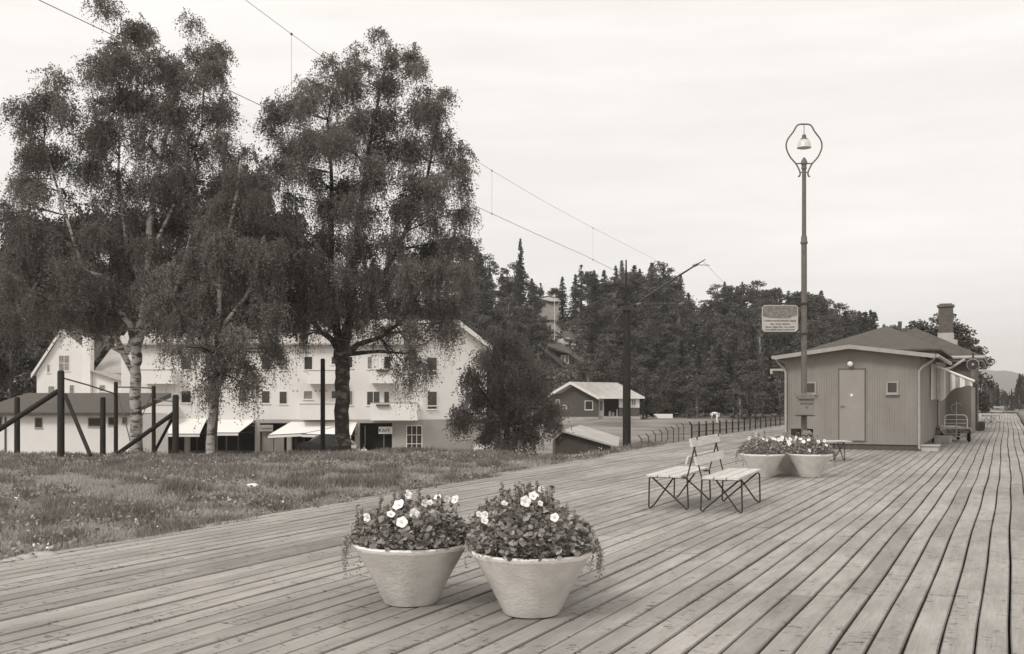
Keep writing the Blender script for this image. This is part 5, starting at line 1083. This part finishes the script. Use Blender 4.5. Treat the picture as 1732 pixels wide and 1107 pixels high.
def leafy_meshes(seed, H=14, wr=3.2, bark='birchbark', low=.22):
    rng = np.random.default_rng(seed); C = []; T = []; mb = MB(); mb.tube([(0, 0, -1), (.1, 0, H * .5), (0, .1, H * .93)], [.19, .13, .02], 7)
    for k in range(46):
        z = H * (low + (1 - low) * rng.random() ** .8 * .97); f = (z / H - low) / (1 - low); env = wr * (math.sin(math.pi * min(1, (f * .86 + .14))) ** .6) * (1 - .25 * f); th = rng.uniform(0, 6.28); q = env * rng.uniform(.3, 1) 
        c = np.array([q * math.cos(th), q * math.sin(th), z]); r_ = rng.uniform(.5, 1.0); m = int(150 * r_ ** 2) ; p_ = rng.normal(size=(m, 3)); p_ /= np.linalg.norm(p_, axis=1)[:, None]; p_ = p_ * (rng.random((m, 1)) ** .4) * [r_, r_, r_ * .85]; C.append(c + p_); T.append(np.full(m, np.clip(rng.normal(.5, .22), 0, 1)))
        mb.tube([(0, 0, z * .75), tuple(c * [.6, .6, .95]), tuple(c)], [.06, .035, .015], 4)
    C = np.concatenate(C); tn = np.clip(np.concatenate(T) + rng.normal(0, .12, len(C)), 0, 1)
    me = np_mesh('crown', leaf_quads(C, np.full(len(C), .30), rng), 4, tn); me.materials.append(M['forestleaf']); tr = mb.mesh('trunk'); tr.materials.append(M[bark]); return me, tr
SP = [spruce_meshes(1), spruce_meshes(2, 16, 2.0, .8), spruce_meshes(3, 16, 3.0), spruce_meshes(4, 16, 1.9, .55)]
LF = [leafy_meshes(5), leafy_meshes(6, 14, 2.7), leafy_meshes(7, 14, 3.8, 'bark'), leafy_meshes(8, 14, 3.0, 'birchbark', .12)]
def forest_tree(kind, x, Z, H, label, group, wide=1.0, g=None):
    p = P(x, HZ, Z); g = gz(p.x, p.y) if g is None else g
    v = random.randrange(4) if not isinstance(kind, tuple) else kind[1]; k_ = kind if not isinstance(kind, tuple) else kind[0]
    cr_, tr_ = (SP if k_ == 's' else LF)[v]; nm = 'spruce_tree' if k_ == 's' else 'leafy_tree'; t = thing(nm, label, 'tree', (p.x, p.y, g), random.uniform(0, 6.28), group)
    s = H / (16 if k_ == 's' else 14); t.scale = (s * wide, s * wide, s); link('crown', cr_, None, t); link('trunk', tr_, None, t); return t
SKX = [-60, 0, 60, 200, 480, 700, 800, 815, 835, 860, 875, 890, 905, 925, 945, 960, 975, 990, 1010, 1030, 1055, 1080, 1110, 1135, 1150, 1170, 1190, 1210, 1230, 1270, 1310, 1345, 1380, 1410, 1430, 1470, 1500, 1520, 1560]
SKY = [430, 425, 440, 440, 440, 420, 405, 410, 448, 450, 432, 470, 455, 490, 478, 452, 455, 428, 450, 452, 430, 455, 428, 455, 462, 500, 515, 485, 470, 475, 480, 490, 478, 510, 515, 518, 545, 548, 560]
GS, GL = 'spruces in the forest on the hill', 'leafy trees in the forest on the hill'
rf = random.Random(99); cnt = 0
ORD = 'first second third fourth fifth sixth seventh eighth ninth tenth eleventh twelfth thirteenth fourteenth fifteenth'.split()
SEG = [(480, 'behind the left birches'), (780, 'behind the white apartment building'), (900, 'left of the hillside houses'), (1000, 'around the hillside houses'), (1095, 'above the bungalow'), (1185, 'right of the railway mast'), (1290, 'left of the notice sign'), (1365, 'behind the notice sign'), (1480, 'above the grey hut'), (2000, 'above the station roof')]
COUNT = {}
def forest_label(kind, x, row):
    seg = next(n for lim, n in SEG if x < lim); k = (kind, row, seg); COUNT[k] = COUNT.get(k, 0) + 1
    return '%s %s from left, %s row of forest %s' % (ORD[COUNT[k] - 1], 'spruce' if kind == 's' else 'leafy tree', row, seg)
ROW = {238: 'skyline', 214: 'upper', 190: 'middle', 168: 'lower', 150: 'foremost'}
HOUSE = (902, 996)
for Z, step, fr in ((238, 17, 1.0), (214, 21, .96), (190, 24, .80), (168, 27, .62), (150, 30, .46)):
    x = -50 if Z > 200 else (790 if Z != 190 else 780)
    while x < 1555:
        jx = x + rf.uniform(-6, 6)
        sk = np.interp(jx, SKX, SKY); topy = HZ + 28 - (HZ + 28 - sk) * fr + rf.uniform(-2, 22 if fr < 1 else 14)
        if jx < 780: x += step * 1.9
        else: x += step * rf.uniform(.8, 1.2)
        if HOUSE[0] < jx < HOUSE[1]:
            if Z > 225: topy = max(topy, sk)
            elif Z > 200 and 908 < jx < 955: continue
            elif Z > 175 and 915 < jx < 985: continue
            elif Z in (168, 150) and 912 < jx < 1000: topy = max(topy, 655 if Z == 150 else 640)
        if Z == 238 and 918 < jx < 940: continue
        Zj = Z + rf.uniform(-6, 6); p = P(jx, HZ, Zj); g = gz(p.x, p.y); H = (EYE + (HZ - topy) / F * Zj) - g
        if H < 2.5: continue
        if Z == 238: kind = 's' if rf.random() < (.85 if jx < 1200 else .35) else 'l'
        else: kind = 's' if rf.random() < .3 else 'l'
        H = min(H, 26); wide = 1.0 if H > 12 else 14 / (H + 3)
        wide *= rf.uniform(1.05, 1.45) * min(1.2, 17 / H + .1)
        if kind == 's': wide *= 1.25
        forest_tree(kind, jx, Zj, H, forest_label(kind, jx, ROW[Z]), GS if kind == 's' else GL, wide); cnt += 1
for i in range(26):
    x = -70 + i * 22 + rf.uniform(-8, 8); Z = (118, 136)[i % 2] + rf.uniform(-5, 5); p = P(x, HZ, Z); g = gz(p.x, p.y)
    H = EYE + (HZ - rf.uniform(455, 520)) / F * Z - g; forest_tree('l' if i % 3 else 's', x, Z, H, '%s %s from left in the near wood behind the gabled house' % ((ORD * 2)[i // 3 if not i % 3 else i - i // 3 - 1] if (i % 3 == 0 or i - i // 3 - 1 < 15) else ['sixteenth', 'seventeenth', 'eighteenth'][i - i // 3 - 16], 'leafy tree' if i % 3 else 'spruce'), 'trees of the near wood behind the gabled house', 1.15)
# low thicket along the foot of the wood
for i in range(34):
    x = 1085 + i * 13 + rf.uniform(-4, 4); Z = 132 + rf.uniform(-4, 10)
    forest_tree('l', x, Z, rf.uniform(4.5, 7.5), forest_label('l', x, 'bushy edge').replace('leafy', 'low'), 'low trees along the foot of the forest', 1.5, g=gz(P(x, 0, Z).x, Z) - 1.0)
def undergrowth():
    rng = np.random.default_rng(44); n = 5200; px = rng.uniform(700, 1600, n); Z = rng.uniform(143, 262, n); keep = ~((px > 896) & (px < 1000) & (Z < 240) & (rng.random(n) < .5)); px, Z = px[keep], Z[keep]
    X = (px - CX) / F * Z; g = ground_z(X, Z, False); hs = np.where((px > 896) & (px < 1000), .9, rng.uniform(1.5, 4.5, len(px))) ; C = []; T = []
    k = 26; off = rng.normal(0, 1, (len(px), k, 3)) * np.stack([1.3 + 0 * hs, 1.3 + 0 * hs, hs * .35], 1)[:, None, :]
    C = np.stack([X, Z, g + hs * .45], 1)[:, None, :] + off; T = np.clip(np.repeat(rng.normal(.45, .25, len(px)), k) + rng.normal(0, .1, len(px) * k), 0, 1)
    C = C.reshape(-1, 3); tag(link('undergrowth', np_mesh('undergrowth', leaf_quads(C, np.full(len(C), .62), rng), 4, T), M['forestleaf']), 'dense dark undergrowth covering the slope beneath the forest trees', 'undergrowth', kind='stuff')
undergrowth()
# singled-out skyline trees
forest_tree(('s', 0), 880, 205, 21, 'slim open spruce rising above the roofline left of the tower house', None, .8)
# birch behind the station and trees beyond the platform end
for (x, y, Z, w_, lab) in ((1560, 540, 62, 1.0, 'leafy tree left of the station chimney, behind the roof'), (1595, 528, 66, .9, 'leafy tree directly behind the station chimney'), (1622, 548, 60, 1.0, 'leafy tree right of the station chimney'), (1640, 585, 56, 1.0, 'small drooping tree at the right end of the station roof')):
    p = P(x, HZ, Z); H = EYE + (HZ - y) / F * Z + .8; forest_tree(('l', (x // 5) % 4), x, Z, H, lab, 'trees behind the station', w_ * 1.35, g=-.8)
i = 0
for Z in (210, 250, 300, 360):
    x = 1655 + rf.uniform(0, 8)
    while x < 1800:
        ty = np.interp(x, [1655, 1668, 1680, 1690, 1700, 1715, 1726, 1740, 1800], [655, 650, 635, 655, 660, 655, 625, 640, 620]) + (Z - 250) * .03 + rf.uniform(-2, 8)
        H = (HZ - ty) / F * Z + EYE + 1.2; kind = 's' if rf.random() < .6 else 'l'
        forest_tree(kind, x, Z, H, '%s %s from the left, %s row beyond the platform end' % ((ORD + ['sixteenth', 'seventeenth', 'eighteenth', 'nineteenth', 'twentieth', 'twenty-first'])[COUNT.setdefault((kind, Z), 0)], 'spruce' if kind == 's' else 'leafy tree', {210: 'nearest', 250: 'second', 300: 'third', 360: 'farthest'}[Z]), 'distant spruces beyond the platform end' if kind == 's' else 'distant leafy trees beyond the platform end', 1.1 if kind == 's' else .9, g=-1.2); COUNT[(kind, Z)] += 1; x += 9 * rf.uniform(.8, 1.3) * 250 / Z; i += 1
for (x, y, Z, lb) in ((1708, 668, 120, 'small leafy tree just right of the platform end'), (1724, 655, 115, 'tallest of the small leafy trees right of the platform end'), (1740, 650, 118, 'small leafy tree at the right border beyond the platform end'), (1672, 690, 112, 'lowest small tree behind the pale far bench'), (1664, 682, 110, 'small leafy tree beside the far corner of the station')):
    H = (HZ - y) / F * Z + EYE + .9; forest_tree('l', x, Z, H, lb, 'small trees near the platform end', 1.0, g=-.9)
print('forest', cnt, i)
# ------------------------------------------------------------------ haze
hz = MB(); hz.box(-1400, 1900, -55, 3550, -12, 130)
hm = bpy.data.materials.new('haze'); hm.use_nodes = True; ht = hm.node_tree; ht.nodes.clear(); pv = N(ht, 'ShaderNodeVolumePrincipled'); pv.inputs['Color'].default_value = (.98, .97, .93, 1); pv.inputs['Density'].default_value = .0003; pv.inputs['Anisotropy'].default_value = .2
ho = N(ht, 'ShaderNodeOutputMaterial'); ht.links.new(pv.outputs[0], ho.inputs['Volume'])
o = part('haze', hz, hm, None); tag(o, 'thin pale summer haze over the distance', 'haze', kind='stuff')
